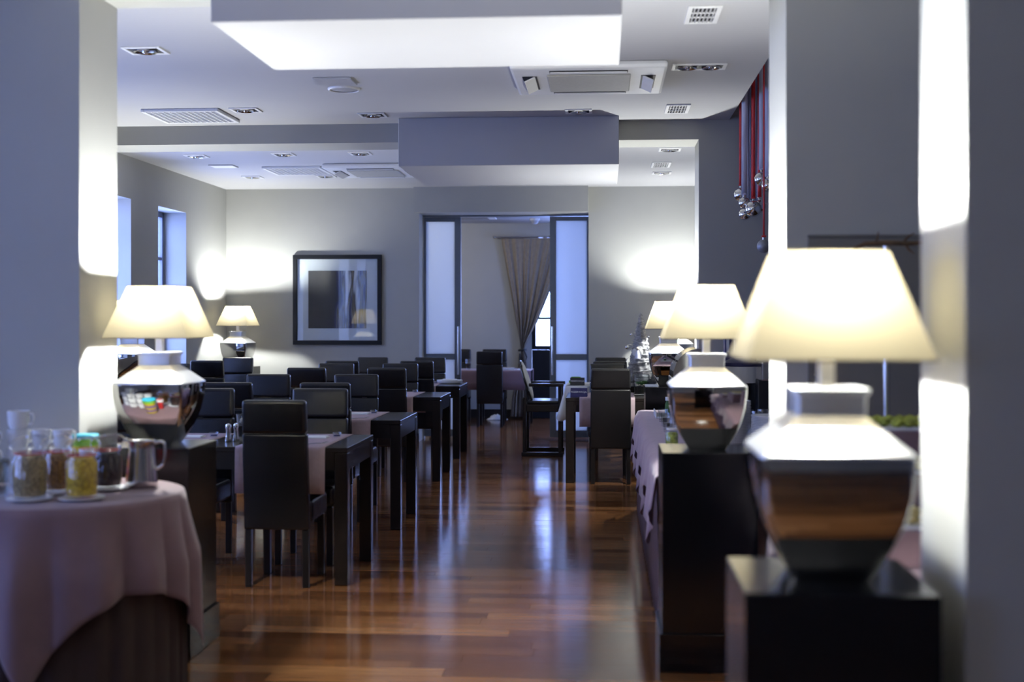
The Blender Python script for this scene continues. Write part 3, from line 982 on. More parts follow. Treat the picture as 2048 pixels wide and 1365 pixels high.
def tealight(label, x, y):
    t = thing('glass_tealight', label, 'candle holder', (x, y, 0.7585), 0, 'small glass candle cups')
    MB().lathe([(0.016, 0), (0.024, 0.004), (0.027, 0.028), (0.025, 0.029), (0.021, 0.007), (0, 0.006)], 18, cap=False).build('cup', M['glass'], t, smooth=True)
    MB().lathe([(0.019, 0.0072), (0.019, 0.015), (0, 0.0155)], 14, cap=False).build('wax', M['blue_fabric'], t, smooth=True)


tealight('small glass candle cup on the first table, right seat', -1.567, 7.27)
tealight('small glass candle cup on the first table, left seat', -2.295, 7.23)
tealight('small glass candle cup on the second table', -1.68, 9.06)
tealight('small glass candle cup on the third table', -1.765, 11.64)
tealight('small glass candle cup on the fourth table', -1.80, 13.3)


def fork(label, x, y, rz):
    t = thing('fork', label, 'fork', (x, y, 0.7585), rz, 'steel forks')
    MB().tube([(-0.09, 0, 0.002), (-0.02, 0, 0.006), (0.03, 0, 0.003)], [0.004, 0.0022, 0.003], 8).build('handle', M['chrome_light'], t, smooth=True)
    for k in range(4):
        y_ = -0.0075 + k * 0.005
        MB().tube([(0.03, y_ * 0.5, 0.003), (0.05, y_, 0.002), (0.085, y_, 0.007)], 0.0013, 6).build('tine', M['chrome_light'], t, smooth=True)


fork('steel fork at the near edge of the first table', -1.60, 6.86, R(52))
fork('steel fork at the near edge of the second table', -1.70, 8.63, R(52))
dish = thing('bread_dish', 'long white oval dish on the fourth table', 'dish', (-1.66, 13.42, 0.7585))
MB().lathe([(0.0, 0.0), (0.085, 0.0), (0.10, 0.012), (0.105, 0.035), (0.098, 0.034), (0.09, 0.014), (0, 0.01)], 28, cap=False).build('dish_bowl', M['porcelain'], dish, smooth=True)
MB().box(-0.06, 0.06, -0.03, 0.03, 0.014, 0.046, 0.012, 3).build('white_roll', M['white_cloth'], dish, smooth=True)
dish.scale = (1.35, 0.9, 1)


def text_mesh(s, size):
    c = bpy.data.curves.new('lettering', 'FONT')
    c.body = s; c.size = size; c.align_x = 'CENTER'; c.align_y = 'CENTER'; c.extrude = 0.0004; c.resolution_u = 2
    o = bpy.data.objects.new('tmp_text', c); COL.objects.link(o)
    dg = bpy.context.evaluated_depsgraph_get()
    me = bpy.data.meshes.new_from_object(o.evaluated_get(dg))
    bpy.data.objects.remove(o)
    me.name = 'lettering'
    me.materials.clear(); me.materials.append(M['lettering'])
    return me


def tent_sign(label, x, y, z, m, rz=0.0):
    t = thing('reserved_sign', label, 'sign', (x, y, z), rz)
    w, d, h = 0.075, 0.036, 0.078
    mb = MB()
    a = [(-d, 0), (0, h), (d, 0), (d - 0.004, 0), (0, h - 0.007), (-d + 0.004, 0)]
    vs0 = [mb.bm.verts.new((-w, yy, zz)) for yy, zz in a]
    vs1 = [mb.bm.verts.new((w, yy, zz)) for yy, zz in a]
    for i in range(6):
        mb.bm.faces.new((vs0[i], vs0[(i + 1) % 6], vs1[(i + 1) % 6], vs1[i]))
    for vs in (vs0, vs1):
        mb.bm.faces.new((vs[0], vs[1], vs[4], vs[5])); mb.bm.faces.new((vs[1], vs[2], vs[3], vs[4]))
    mb.build('folded_card', m, t)
    ang = math.atan2(h, d)
    o = bpy.data.objects.new('lettering', text_mesh('REZERWACJA', 0.0225)); COL.objects.link(o)
    o.parent = t
    o.location = (0, -d / 2 - 0.0008, h / 2 + 0.004)
    o.rotation_euler = (ang, 0, 0)


tent_sign('blue folded sign lettered REZERWACJA on the front right-hand table', -0.222, 11.22, 0.7565, M['sign_blue'], R(-3))
tent_sign('dark folded sign lettered REZERWACJA before the green bowl', -0.275, 13.08, 0.7615, M['sign_dark'], R(0))
gb = thing('green_bowl', 'small bright green bowl on the rear right-hand table', 'bowl', (-0.30, 13.55, 0.7625))
MB().lathe([(0.0, 0), (0.03, 0), (0.034, 0.006), (0.055, 0.062), (0.052, 0.063), (0.03, 0.012), (0, 0.009)], 22, cap=False).build('bowl_wall', M['green'], gb, smooth=True)
gs = thing('green_cup', 'tiny green cup lying left of the green bowl', 'cup', (-0.355, 13.40, 0.7625))
MB().lathe([(0.0, 0), (0.014, 0), (0.02, 0.03), (0.018, 0.03), (0.012, 0.004), (0, 0.003)], 16, cap=False).build('cup_wall', M['green'], gs, smooth=True)

# white cloth over the rear right-hand table, one corner hanging over its left end
mb = MB()
X0, Y0, ZC = -0.387, 12.983, 0.7575
per = [(X0, Y0 + 0.76 * (1 - k / 12), -1.0, 0.0, 0.03 + 0.27 * (k / 12) ** 1.6) for k in range(12)]
per += [(X0, Y0, -math.cos(a_), -math.sin(a_), 0.30 + 0.06 * math.sin(2 * a_)) for a_ in (0.0, 0.3, 0.6, 0.9, 1.2, 1.5)]
per += [(X0 + 0.245 * k / 6, Y0, 0.0, -1.0, 0.24 - 0.02 * k) for k in range(1, 7)]
rows = []
for i, (px, py, nx, ny, dr) in enumerate(per):
    corner = math.exp(-((i - 13) / 3.0) ** 2)
    row_ = [((px + 0.36 * abs(nx) if nx else px), (py + 0.3 * abs(ny) if ny else py), ZC), (px, py, ZC), (px + 0.008 * nx, py + 0.008 * ny, ZC - 0.006)]
    for q in (0.2, 0.45, 0.7, 1.0):
        off = 0.010 + q * (0.012 * (1 + math.sin(i * 1.1)) + 0.075 * corner * (1 if nx < -0.4 else 0.1))
        row_.append((px + off * nx, py + off * ny, ZC - 0.006 - dr * q))
    rows.append(row_)
mb.grid(rows)
tag(mb.build('tablecloth', M['white_cloth'], smooth=60, solid=0.0015), 'white cloth hanging over the end of the rear right-hand table', 'tablecloth')

# glass terrarium at the right end of the front right-hand table
te = thing('glass_terrarium', 'square glass box of pebbles and moss by the cone tree', 'terrarium', (0.345, 11.50, 0.756))
g = MB()
for a in ((-0.07, 0.07, -0.07, -0.066), (-0.07, 0.07, 0.066, 0.07), (-0.07, -0.066, -0.066, 0.066), (0.066, 0.07, -0.066, 0.066)):
    g.box(*a, 0.012, 0.19)
g.build('glass_wall', M['glass'], te)
MB().box(-0.072, 0.072, -0.072, 0.072, 0, 0.0118, 0.003, 1).build('steel_base', M['steel'], te)
MB().box(-0.0655, 0.0655, -0.0655, 0.0655, 0.0122, 0.08, 0.002, 1).build('soil', M['soil'], te)
rnd = random.Random(3)
for k in range(26):
    MB().sphere(0.0105, (rnd.uniform(-0.052, 0.052), rnd.uniform(-0.058, 0.03), 0.085 + 0.01 * rnd.random()), 1, (1.2, 1, 0.75)).build('pebble', M['pebble'], te, smooth=True)
for k in range(5):
    MB().sphere(0.02, (rnd.uniform(-0.04, 0.04), rnd.uniform(-0.02, 0.045), 0.105 + 0.012 * rnd.random()), 2, (1, 1, 0.8)).build('moss', M['foliage'], te, smooth=True)

# ---- wooden armchair with a white oval back beside the rear right-hand table, facing right
ac = thing('armchair', 'dark wooden armchair with white oval back, turned sideways in the aisle', 'chair', (-0.645, 13.45, 0), R(-90))
ac.scale = (1, 0.86, 1)
for s in (-1, 1):
    x_ = s * 0.25
    MB().box(x_ - 0.02, x_ + 0.02, -0.245, -0.20, 0.045, 0.62, 0.004, 1).build('leg', M['wood_dark'], ac)
    MB().box(x_ - 0.02, x_ + 0.02, 0.19, 0.235, 0.045, 0.735, 0.004, 1).build('leg', M['wood_dark'], ac)
    MB().box(x_ - 0.02, x_ + 0.02, -0.26, 0.25, 0.0, 0.044, 0.006, 1).build('floor_runner', M['wood_dark'], ac)
    MB().box(x_ - 0.026, x_ + 0.026, -0.17, 0.26, 0.736, 0.772, 0.01, 2).build('armrest', M['wood_dark'], ac)
    MB().box(x_ - 0.016, x_ + 0.016, -0.199, 0.189, 0.47, 0.545, 0.004, 1).build('seat_rail', M['wood_dark'], ac)
    MB().tube([(x_ * 0.62, -0.19, 0.545), (x_ * 0.66, -0.215, 0.76), (x_ * 0.5, -0.275, 0.96)], 0.014, 8).build('back_post', M['wood_dark'], ac, smooth=True)
MB().box(-0.232, 0.232, -0.19, 0.21, 0.546, 0.585, 0.015, 3).build('seat', M['leather'], ac, smooth=True)
bm_ = MB().sphere(1.0, (0, 0, 0), 3, (0.20, 0.028, 0.215))
ob = bm_.build('oval_back', M['white_cloth'], ac, smooth=True, loc=(0, -0.205, 0.795)); ob.rotation_euler.x = R(20)
rim = MB().tube([(0.203 * math.cos(a * PI / 16), 0, 0.218 * math.sin(a * PI / 16)) for a in range(32)], 0.014, 8, True)
ob2 = rim.build('back_rim', M['wood_dark'], ac, smooth=True, loc=(0, -0.222, 0.790)); ob2.rotation_euler.x = R(20)

# ---- small things in the far room
bk = thing('book', 'small tan book lying on the far room table', 'book', (-1.30, 16.95, 0.7585), R(5))
MB().box(-0.09, 0.09, -0.06, 0.06, 0, 0.006, 0.001, 1).build('cover', M['pebble'], bk)
MB().box(-0.085, 0.085, -0.055, 0.055, 0.0062, 0.026, 0.001, 1).build('pages', M['mat_board'], bk)
MB().box(-0.09, 0.09, -0.06, 0.06, 0.0262, 0.031, 0.001, 1).build('cover', M['pebble'], bk)
napkin('white napkin at the right end of the far room table', -1.10, 17.0, 0.7585, 0.2)
mb = MB()
rnd = random.Random(9)
rows = []
for i in range(9):
    rows.append([(-1.68 + 0.30 * k / 10, 17.85 + 0.14 * i / 8, 0.004 + (0.075 * abs(math.sin(k * 1.7 + i * 1.1)) + 0.02 * rnd.random()) * math.sin(PI * k / 10) * math.sin(PI * i / 8)) for k in range(11)])
mb.grid(rows)
tag(mb.build('crumpled_cloth', M['white_cloth'], smooth=60, solid=0.002), 'crumpled pale cloth on the far room floor below the curtain', 'cloth')

# curtain ---------------------------------------------------------
cu = thing('curtain', 'taupe curtain tied back beside the far room window', 'curtain', (-1.2, YE - 0.09, 0))


def curtain_rows():
    rows = []
    n = 72
    prof = [(2.62, -0.285, 0.72), (2.57, -0.28, 0.70), (2.2, -0.215, 0.55), (1.8, -0.14, 0.40), (1.4, -0.07, 0.235), (1.15, -0.02, 0.10), (1.0, 0.0, 0.045), (0.93, 0.0, 0.05), (0.7, -0.06, 0.10), (0.3, -0.13, 0.16), (0.03, -0.15, 0.17)]
    # densify
    P = []
    for (a, b) in zip(prof, prof[1:]):
        for k in range(4):
            q = k / 4
            P.append(tuple(a[j] * (1 - q) + b[j] * q for j in range(3)))
    P.append(prof[-1])
    for z_, xa, xb in P:
        amp = 0.012 + 0.02 * (1 - min(1, (xb - xa) / 1.0))
        rows.append([(xa + (xb - xa) * k / n, 0.02 * math.sin(0.8 * k) * 0 + amp * (0.6 * math.sin(2 * PI * k / 5.3 + 1.9 * math.sin(k * 0.23) + 0.4 * math.sin(z_ * 2.1 + k * 0.15)) + 0.6 * math.sin(2 * PI * k / 11.7 + 2.0)), z_) for k in range(n + 1)])
    return rows


MB().grid(curtain_rows()).build('curtain_fabric', M['curtain'], cu, smooth=70, solid=0.002)
MB().tube([(0.022 + 0.05 * math.cos(a * PI / 8), 0.05 * math.sin(a * PI / 8), 1.0 + 0.006 * math.cos(a * PI / 8)) for a in range(16)], 0.016, 8, True).build('tie_band', M['cord'], cu, smooth=True)
MB().tube([(0.05, -0.05, 1.0), (0.085, -0.055, 0.9), (0.06, -0.055, 0.78), (-0.02, -0.055, 0.82), (-0.01, -0.052, 0.95)], 0.012, 8).build('tie_loop', M['cord'], cu, smooth=True)
MB().tube([(0.04, -0.056, 0.86), (0.075, -0.056, 0.62)], 0.011, 8).build('tassel', M['cord'], cu, smooth=True)
rd = thing('curtain_rod', 'thin steel curtain rod above the taupe curtain', 'curtain rod', (-1.2, YE - 0.09, 2.64))
MB().tube([(-0.38, 0, 0), (1.5, 0, 0)], 0.012, 10).build('rod', M['steel'], rd, smooth=True)
MB().sphere(0.022, (-0.39, 0, 0), 2).build('finial', M['steel'], rd, smooth=True)
MB().box(-0.34, -0.325, 0.0, 0.09, -0.008, 0.008).build('bracket', M['steel'], rd)
MB().box(1.3, 1.315, 0.0, 0.09, -0.008, 0.008).build('bracket', M['steel'], rd)

# ---- framed picture on the far wall
pc = thing('framed_picture', 'square black-framed abstract print with wide white mount on the far wall', 'picture', (-3.151, YF - 0.002, 1.68))
s = 0.532
for a in ((-s, s, s - 0.05, s), (-s, s, -s, -s + 0.05)):
    MB().box(a[0], a[1], -0.04, 0, a[2], a[3], 0.003, 1).build('frame_rail', M['frame_black'], pc)
for a in ((-s, -s + 0.05), (s - 0.05, s)):
    MB().box(a[0], a[1], -0.04, 0, -s + 0.0505, s - 0.0505, 0.003, 1).build('frame_rail', M['frame_black'], pc)
MB().box(-s + 0.045, s - 0.045, -0.012, -0.001, -s + 0.045, s - 0.045).build('mount', M['mat_board'], pc)
MB().box(-0.35, 0.35, -0.0145, -0.0125, -0.34, 0.345).build('print', M['art'], pc)
MB().box(-s + 0.05, s - 0.05, -0.022, -0.019, -s + 0.05, s - 0.05).build('glazing', M['glass'], pc)

# ---- silver twig tree on the left window sill
tw = thing('twig_tree', 'silvery twig decoration standing in the left window', 'decoration', (-4.64, 12.62, 0.8505))
MB().lathe([(0.05, 0), (0.06, 0.11), (0.055, 0.11), (0.045, 0.01), (0, 0.01)], 18, cap=False).build('pot', M['silver_matte'], tw, smooth=True)
MB().tube([(0, 0, 0.011), (0, 0, 0.9)], [0.012, 0.006], 8).build('stem', M['bark'], tw, smooth=True)
rnd = random.Random(5)
for k in range(34):
    z_ = 0.18 + 0.7 * k / 34
    a = k * 2.4
    l_ = 0.17 * (1.05 - z_) * 0.75 + 0.02
    MB().tube([(0, 0, z_), (l_ * 0.6 * math.cos(a), l_ * 0.6 * math.sin(a), z_ + 0.03), (l_ * math.cos(a), l_ * math.sin(a), z_ - 0.02)], [0.008, 0.012, 0.004], 6).build('twig', M['birch'], tw, smooth=True)

# ---- slate pedestal with the silver cone tree
pd = thing('slate_pedestal', 'pedestal of stacked grey slate under the cone tree', 'pedestal', (0.44, 14.33, 0))
rnd = random.Random(8)
z_ = 0.0
while z_ < 0.74:
    hh = rnd.uniform(0.022, 0.045)
    a, b = rnd.uniform(0.14, 0.165), rnd.uniform(0.14, 0.165)
    MB().box(-a, a, -b, b, z_ + 0.001, min(z_ + hh, 0.745) - 0.001, 0.003, 1).build('slate_slab', M['slate'], pd, rz=rnd.uniform(-0.05, 0.05))
    z_ += hh
ct = thing('cone_tree', 'silver wicker cone Christmas tree with small baubles and an angel', 'decoration', (0.42, 14.31, 0.7455))
mb = MB()
prof = []
N = 46
for k in range(N + 1):
    t_ = k / N
    prof.append((0.158 * (1 - t_) + 0.010 + 0.007 * math.sin(k * 2.3), 0.78 * t_))
mb.lathe(prof, 40)
for v in mb.bm.verts:
    a = math.atan2(v.co.y, v.co.x)
    f = 1 + 0.06 * math.sin(9 * a + v.co.z * 31) + 0.05 * math.sin(17 * a - v.co.z * 57)
    v.co.x *= f; v.co.y *= f
mb.build('wicker_cone', M['birch'], ct, smooth=80)
for k in range(9):
    t_ = 0.06 + 0.1 * k
    r_ = 0.158 * (1 - t_) + 0.018
    MB().tube([(r_ * math.cos(a * PI / 10), r_ * math.sin(a * PI / 10), 0.78 * t_ + 0.02 * math.sin(a * PI / 10 + k)) for a in range(20)], 0.007, 6, True).build('wicker_strand', M['birch'], ct, smooth=True)
for x_, z_, r_ in ((-0.155, 0.385, 0.026), (-0.11, 0.53, 0.016), (0.085, 0.50, 0.016), (0.075, 0.37, 0.018), (-0.17, 0.24, 0.014), (0.13, 0.30, 0.014)):
    bb_ = MB().sphere(r_, (x_, -0.06, z_), 2).build('bauble', M['silver'], ct, smooth=True)
    MB().tube([(x_, -0.06, z_ + r_ * 0.9), (x_ * 0.8, -0.05, z_ + r_ + 0.01), (x_ * 0.3, -0.03, z_)], 0.003, 6).build('wire', M['steel'], bb_, smooth=True)
an = MB().lathe([(0.035, -0.06), (0.022, 0.0), (0.012, 0.03), (0.0, 0.033)], 14, cap=False).build('angel_robe', M['grey_fabric'], ct, smooth=True, loc=(-0.04, -0.13, 0.32))
MB().sphere(0.02, (0, 0, 0.05), 2).build('angel_head', M['pebble'], an, smooth=True)
for s in (-1, 1):
    MB().sphere(0.03, (s * 0.034, 0.01, 0.01), 2, (0.9, 0.25, 1.4)).build('angel_wing', M['white_cloth'], an, smooth=True)
cd = thing('place_card', 'small white card on the far buffet plinth', 'card', (0.385, 10.19, 0.9045), R(-4))
MB().box(-0.05, 0.05, -0.02, 0.02, 0, 0.003, 0.0008, 1).build('card_base', M['mat_board'], cd)
MB().box(-0.05, 0.05, 0.012, 0.016, 0.0032, 0.02, 0.0008, 1).build('card_back', M['mat_board'], cd)


# ================================================================== ROUND TABLE WITH CEREALS
RTX, RTY, RTZ, RTR = -2.05, 4.615, 0.795, 0.44
rt = thing('round_table', 'round table under the mauve cloth in the left foreground', 'table', (RTX, RTY, 0))
MB().lathe([(RTR - 0.01, RTZ - 0.03), (RTR, RTZ - 0.025), (RTR, RTZ - 0.004), (RTR - 0.005, RTZ)], 48).build('tabletop', M['wood_dark'], rt, smooth=True)
MB().lathe([(0.2, 0), (0.2, 0.02), (0.05, 0.05), (0.04, 0.1), (0.04, RTZ - 0.0305)], 24).build('pedestal_leg', M['wood_dark'], rt, smooth=True)


def round_cloth(name, label, m, r0, z_top, drop, folds, amp, flare, n=360, ns=16, group=None, lift=1.15):
    mb = MB()
    rings = []
    mb_rows = []
    for j in range(5):
        rr = r0 * (0.03 + 0.97 * j / 4) - (0.008 if j == 4 else 0)
        mb_rows.append([(rr, z_top, 0.0)] * n)
    verts_rows = []
    for j in range(5):
        rr = r0 * (0.03 + 0.97 * j / 4) - (0.010 if j == 4 else 0)
        verts_rows.append([mb.bm.verts.new((rr * math.cos(2 * PI * k / n), rr * math.sin(2 * PI * k / n), z_top)) for k in range(n)])
    for j in range(ns + 1):
        q = j / ns
        row_ = []
        for k in range(n):
            a = 2 * PI * k / n
            D = drop(a)
            dz = D * q
            w = min(1.0, dz / 0.25) ** 1.2
            fo = 2 * abs(math.sin(folds * a / 2 + 0.8 * math.sin(3 * a))) - 1.25 + 0.3 * math.sin((folds + 5) * a + 1)
            rr = r0 + 0.004 + flare * dz + amp * w * (fo + lift)
            if j == 0: rr = r0 + 0.001; dz = 0.004
            row_.append(mb.bm.verts.new((rr * math.cos(a), rr * math.sin(a), z_top - dz)))
        verts_rows.append(row_)
    for a_, b_ in zip(verts_rows, verts_rows[1:]):
        for k in range(n):
            mb.bm.faces.new((a_[k], a_[(k + 1) % n], b_[(k + 1) % n], b_[k]))
    o = mb.build(name, m, smooth=70, loc=(RTX, RTY, 0), solid=0.002)
    return tag(o, label, 'tablecloth', group)


def sq_drop(a, half=0.76, phi=R(10)):
    b = a - phi
    b = (b + PI / 4) % (PI / 2) - PI / 4          # corners at multiples of 90 degrees from phi
    e = half / math.cos(PI / 4 - abs(b))
    return min(e, 1.04) - RTR


round_cloth('tablecloth', 'mauve square cloth draped over the round table, corners hanging', M['mauve'], RTR + 0.006, RTZ + 0.004, sq_drop, 16, 0.026, 0.03, lift=1.75)
round_cloth('table_skirt', 'dark brown skirt under the mauve cloth of the round table', M['skirt_brown'], RTR + 0.001, RTZ + 0.0015, lambda a: RTZ - 0.012, 30, 0.007, 0.004)
ZT = RTZ + 0.0062


def cereal_jar(label, x, y, m, h=0.20, r=0.056, lift=0.0):
    t = thing('cereal_jar', label, 'jar', (x, y, ZT), 0, 'swing-top cereal jars')
    MB().lathe([(r * 0.8, 0.012), (r * 0.97, 0.016), (r, 0.04), (r, h * 0.68), (r * 0.80, h * 0.80), (r * 0.78, h * 0.84), (r * 0.86, h * 0.86), (r * 0.86, h * 0.90), (r * 0.80, h * 0.90)], 28, cap=False).build('glass_wall', M['glass'], t, smooth=True)
    MB().lathe([(0.0, 0.014), (r * 0.9, 0.018), (r * 0.965, 0.04), (r * 0.965, h * 0.67), (r * 0.78, h * 0.785), (0.0, h * 0.80)], 24, cap=False).build('cereal', m, t, smooth=True)
    MB().tube([(r * 0.88 * math.cos(a * PI / 10), r * 0.88 * math.sin(a * PI / 10), h * 0.83) for a in range(20)], 0.0028, 6, True).build('rubber_seal', M['red'], t, smooth=True)
    lid = MB().lathe([(r * 0.8, 0), (r * 0.85, 0.006), (r * 0.6, 0.022), (0, 0.027)], 24, cap=False).build('glass_lid', M['glass'], t, smooth=True, loc=(0.0, 0.045, h * 0.93))
    lid.rotation_euler.x = R(-50)
    MB().tube(curve([(r * 0.86, -0.012, h * 0.84), (r * 1.12, -0.008, h * 0.92), (r * 1.05, 0.02, h * 1.06), (0, 0.07, h * 1.12), (-r * 1.05, 0.02, h * 1.06), (-r * 1.12, -0.008, h * 0.92), (-r * 0.86, -0.012, h * 0.84)]), 0.002, 6).build('wire_bail', M['steel'], t, smooth=True)
    pl = tag(MB().lathe([(0, 0), (0.065, 0.0), (0.082, 0.007), (0.083, 0.010), (0.062, 0.006), (0, 0.0055)], 32, cap=False).build('saucer', M['porcelain'], smooth=True, loc=(x, y, ZT)), 'white saucer under the ' + label, 'saucer', 'white saucers')
    return t


cereal_jar('jar of pale muesli at the left front of the round table', -2.072, 4.385, M['muesli'], 0.205, 0.060)
cereal_jar('jar of brown granola behind the cornflakes', -2.055, 4.57, M['granola'], 0.19, 0.052)
cereal_jar('jar of yellow cornflakes at the front of the round table', -1.892, 4.415, M['cornflake'], 0.195, 0.056)
cereal_jar('jar of dark chocolate cereal beside the steel pitcher', -1.905, 4.68, M['chocolate'], 0.185, 0.055)
pt = thing('milk_pitcher', 'shiny steel milk pitcher on the right of the round table', 'pitcher', (-1.800, 4.765, ZT))
MB().lathe([(0.0, 0.0), (0.056, 0.0), (0.061, 0.006), (0.061, 0.03), (0.050, 0.15), (0.0505, 0.175), (0.053, 0.18), (0.049, 0.178), (0.047, 0.15), (0.055, 0.03), (0, 0.01)], 40, cap=False).build('pitcher_body', M['steel'], pt, smooth=50)
MB().tube(curve([(0.049, 0, 0.17), (0.075, 0, 0.178), (0.090, 0, 0.165), (0.091, 0, 0.11), (0.080, 0, 0.085), (0.057, 0, 0.07)]), 0.006, 10).build('handle', M['steel'], pt, smooth=True)
MB().tube(curve([(-0.046, -0.02, 0.178), (-0.060, -0.008, 0.184), (-0.066, 0, 0.187), (-0.060, 0.008, 0.184), (-0.046, 0.02, 0.178)]), 0.004, 8).build('spout_lip', M['steel'], pt, smooth=True)

tb = thing('plastic_tubs', 'stack of coloured plastic tubs with a teal lid behind the jars', 'tubs', (-2.092, 4.915, ZT))
for k, (m_, r_, h_) in enumerate(((M['yellow'], 0.048, 0.028), (M['purple'], 0.050, 0.028), (M['yellow'], 0.050, 0.028), (M['purple'], 0.051, 0.028), (M['yellow'], 0.051, 0.028), (M['lime'], 0.054, 0.028))):
    z_ = k * 0.029
    MB().lathe([(r_ * 0.92, z_), (r_, z_ + h_ - 0.002), (r_, z_ + h_)], 28).build('tub', m_, tb, smooth=True)
MB().lathe([(0.055, 0.1735), (0.056, 0.184), (0.05, 0.190)], 28).build('lid', M['teal'], tb, smooth=True)
rc = thing('red_cup', 'small red and white cup before the teal-lidded tubs', 'cup', (-2.035, 4.80, ZT))
MB().lathe([(0.022, 0), (0.03, 0.14), (0.027, 0.14), (0.02, 0.006), (0, 0.006)], 20, cap=False).build('cup_wall', M['red'], rc, smooth=True)
MB().lathe([(0.0300, 0.11), (0.0318, 0.142), (0.031, 0.144)], 20, cap=False).build('white_band', M['porcelain'], rc, smooth=True)


def cup(label, x, y, z, rz, r=0.04, h=0.072):
    t = thing('coffee_cup', label, 'cup', (x, y, z), rz, 'white porcelain cups')
    MB().lathe([(0, 0), (r * 0.72, 0), (r * 0.78, 0.006), (r * 0.93, h * 0.3), (r, h), (r * 0.94, h), (r * 0.86, h * 0.3), (r * 0.7, 0.01), (0, 0.008)], 26, cap=False).build('cup_wall', M['porcelain'], t, smooth=40)
    MB().tube(curve([(r * 0.96, 0, h * 0.8), (r * 1.4, 0, h * 0.85), (r * 1.55, 0, h * 0.55), (r * 1.35, 0, h * 0.3), (r * 0.9, 0, h * 0.25)]), 0.0045, 8).build('handle', M['porcelain'], t, smooth=True)


H1 = 0.0735
LV = ('bottom', 'second', 'third', 'top')
for x_, y_, nn, rr_, lb in ((-2.402, 4.72, 3, 0.040, 'stack of cups at the left picture edge'), (-2.310, 4.79, 4, 0.043, 'tallest stack of cups'), (-2.220, 4.80, 3, 0.038, 'stack of cups behind the muesli jar'), (-2.137, 4.806, 3, 0.038, 'rightmost stack of cups behind the granola jar')):
    for lv in range(nn):
        cup('%s white cup of the %s' % ('top' if lv == nn - 1 else LV[lv], lb), x_, y_, ZT + lv * H1, R(-5 if lv == 3 else 60), rr_)
for x_, y_, lb in ((-2.20, 4.42, 'clear drinking glass left of the muesli jar'), (-2.23, 4.52, 'clear drinking glass behind the muesli jar at the left edge')):
    t = thing('drinking_glass', lb, 'glass', (x_, y_, ZT), 0, 'drinking glasses on the round table')
    MB().lathe([(0, 0), (0.028, 0), (0.03, 0.004), (0.036, 0.14), (0.034, 0.14), (0.028, 0.012), (0, 0.01)], 24, cap=False).build('glass_wall', M['glass'], t, smooth=True)


# ================================================================== BUFFET ALONG THE RIGHT
def buffet(name, label, x0, x1, y0, y1, h=0.755):
    t = thing(name, label, 'table', ((x0 + x1) / 2, (y0 + y1) / 2, 0))
    w, d = (x1 - x0) / 2, (y1 - y0) / 2
    MB().box(-w, w, -d, d, h - 0.03, h, 0.003, 1).build('tabletop', M['wood_dark'], t)
    for sx in (-1, 1):
        for sy in (-1, 1):
            MB().box(-0.03, 0.03, -0.03, 0.03, 0, h - 0.0305, 0.003, 1).build('leg', M['wood_dark'], t, loc=(sx * (w - 0.06), sy * (d - 0.06), 0))


buffet('buffet_table', 'long buffet table under mauve cloth between two lamp plinths', 0.30, 1.25, 5.70, 9.60)
buffet('buffet_table', 'buffet table behind the largest lamp between the right columns', 0.72, 1.45, 3.05, 5.02)


def skirt(label, x0, x1, y0, y1, h, m, near=True):
    """pleated floor-length skirt along the aisle side and the near end"""
    mb = MB()
    pts = []
    n = int((y1 - y0) / 0.02)
    for k in range(n + 1):
        pts.append((x0 - 0.006, y1 - (y1 - y0) * k / n, -1, 0))
    if near:
        n2 = int((x1 - x0) / 0.02)
        for k in range(1, n2 + 1):
            pts.append((x0 + (x1 - x0) * k / n2, y0 - 0.006, 0, -1))
    rows = []
    for j in range(7):
        q = j / 6
        rows.append([(px + nx * (0.012 + (0.012 * math.sin(i * 1.05) + 0.02) * q), py + ny * (0.012 + (0.012 * math.sin(i * 1.05) + 0.02) * q), (h - 0.004) * (1 - q) + 0.006 * q) for i, (px, py, nx, ny) in enumerate(pts)])
    mb.grid(rows)
    return tag(mb.build('table_skirt', m, smooth=70, solid=0.002), label, 'table skirt')


def overlay(label, x0, x1, y0, y1, h, m, pts_n, dmin, dmax, seed=0):
    """cloth on the buffet top, hanging over the aisle edge with pointed corners"""
    mb = MB()
    n = int((y1 - y0) / 0.025)
    rows = []
    prof_top = [x1, (x0 + x1) / 2, x0 + 0.05, x0 - 0.012]
    for i in range(n + 1):
        yy = y0 + (y1 - y0) * i / n
        ph = (i / n * pts_n) % 1.0
        drop = dmin + (dmax - dmin) * (1 - abs(2 * ph - 1))
        row_ = [(px, yy, h + 0.003) for px in prof_top]
        row_.append((x0 - 0.040, yy, h - 0.004))
        for q in (0.12, 0.3, 0.5, 0.75, 1.0):
            w = q ** 0.8
            row_.append((x0 - 0.062 - w * (0.014 + 0.012 * math.sin(i * 0.55 + seed) + 0.004 * math.sin(i * 1.3)) - 0.01 * q, yy, h - 0.004 - drop * q))
        rows.append(row_)
    mb.grid(rows)
    return tag(mb.build('tablecloth', m, smooth=70, solid=0.002), label, 'tablecloth')


skirt('dark mauve pleated skirt of the long buffet', 0.30, 1.25, 5.70, 9.60, 0.755, M['skirt_mauve'])
overlay('lilac-mauve cloth with pointed hem over the long buffet', 0.30, 1.25, 5.71, 9.59, 0.757, M['mauve_light'], 4.5, 0.16, 0.40)
skirt('dark mauve skirt of the buffet behind the largest lamp', 0.72, 1.45, 3.05, 5.02, 0.755, M['skirt_mauve'])
overlay('mauve cloth over the buffet behind the largest lamp', 0.72, 1.45, 3.06, 5.01, 0.757, M['mauve'], 2.5, 0.16, 0.34, 2)
ZB = 0.7605


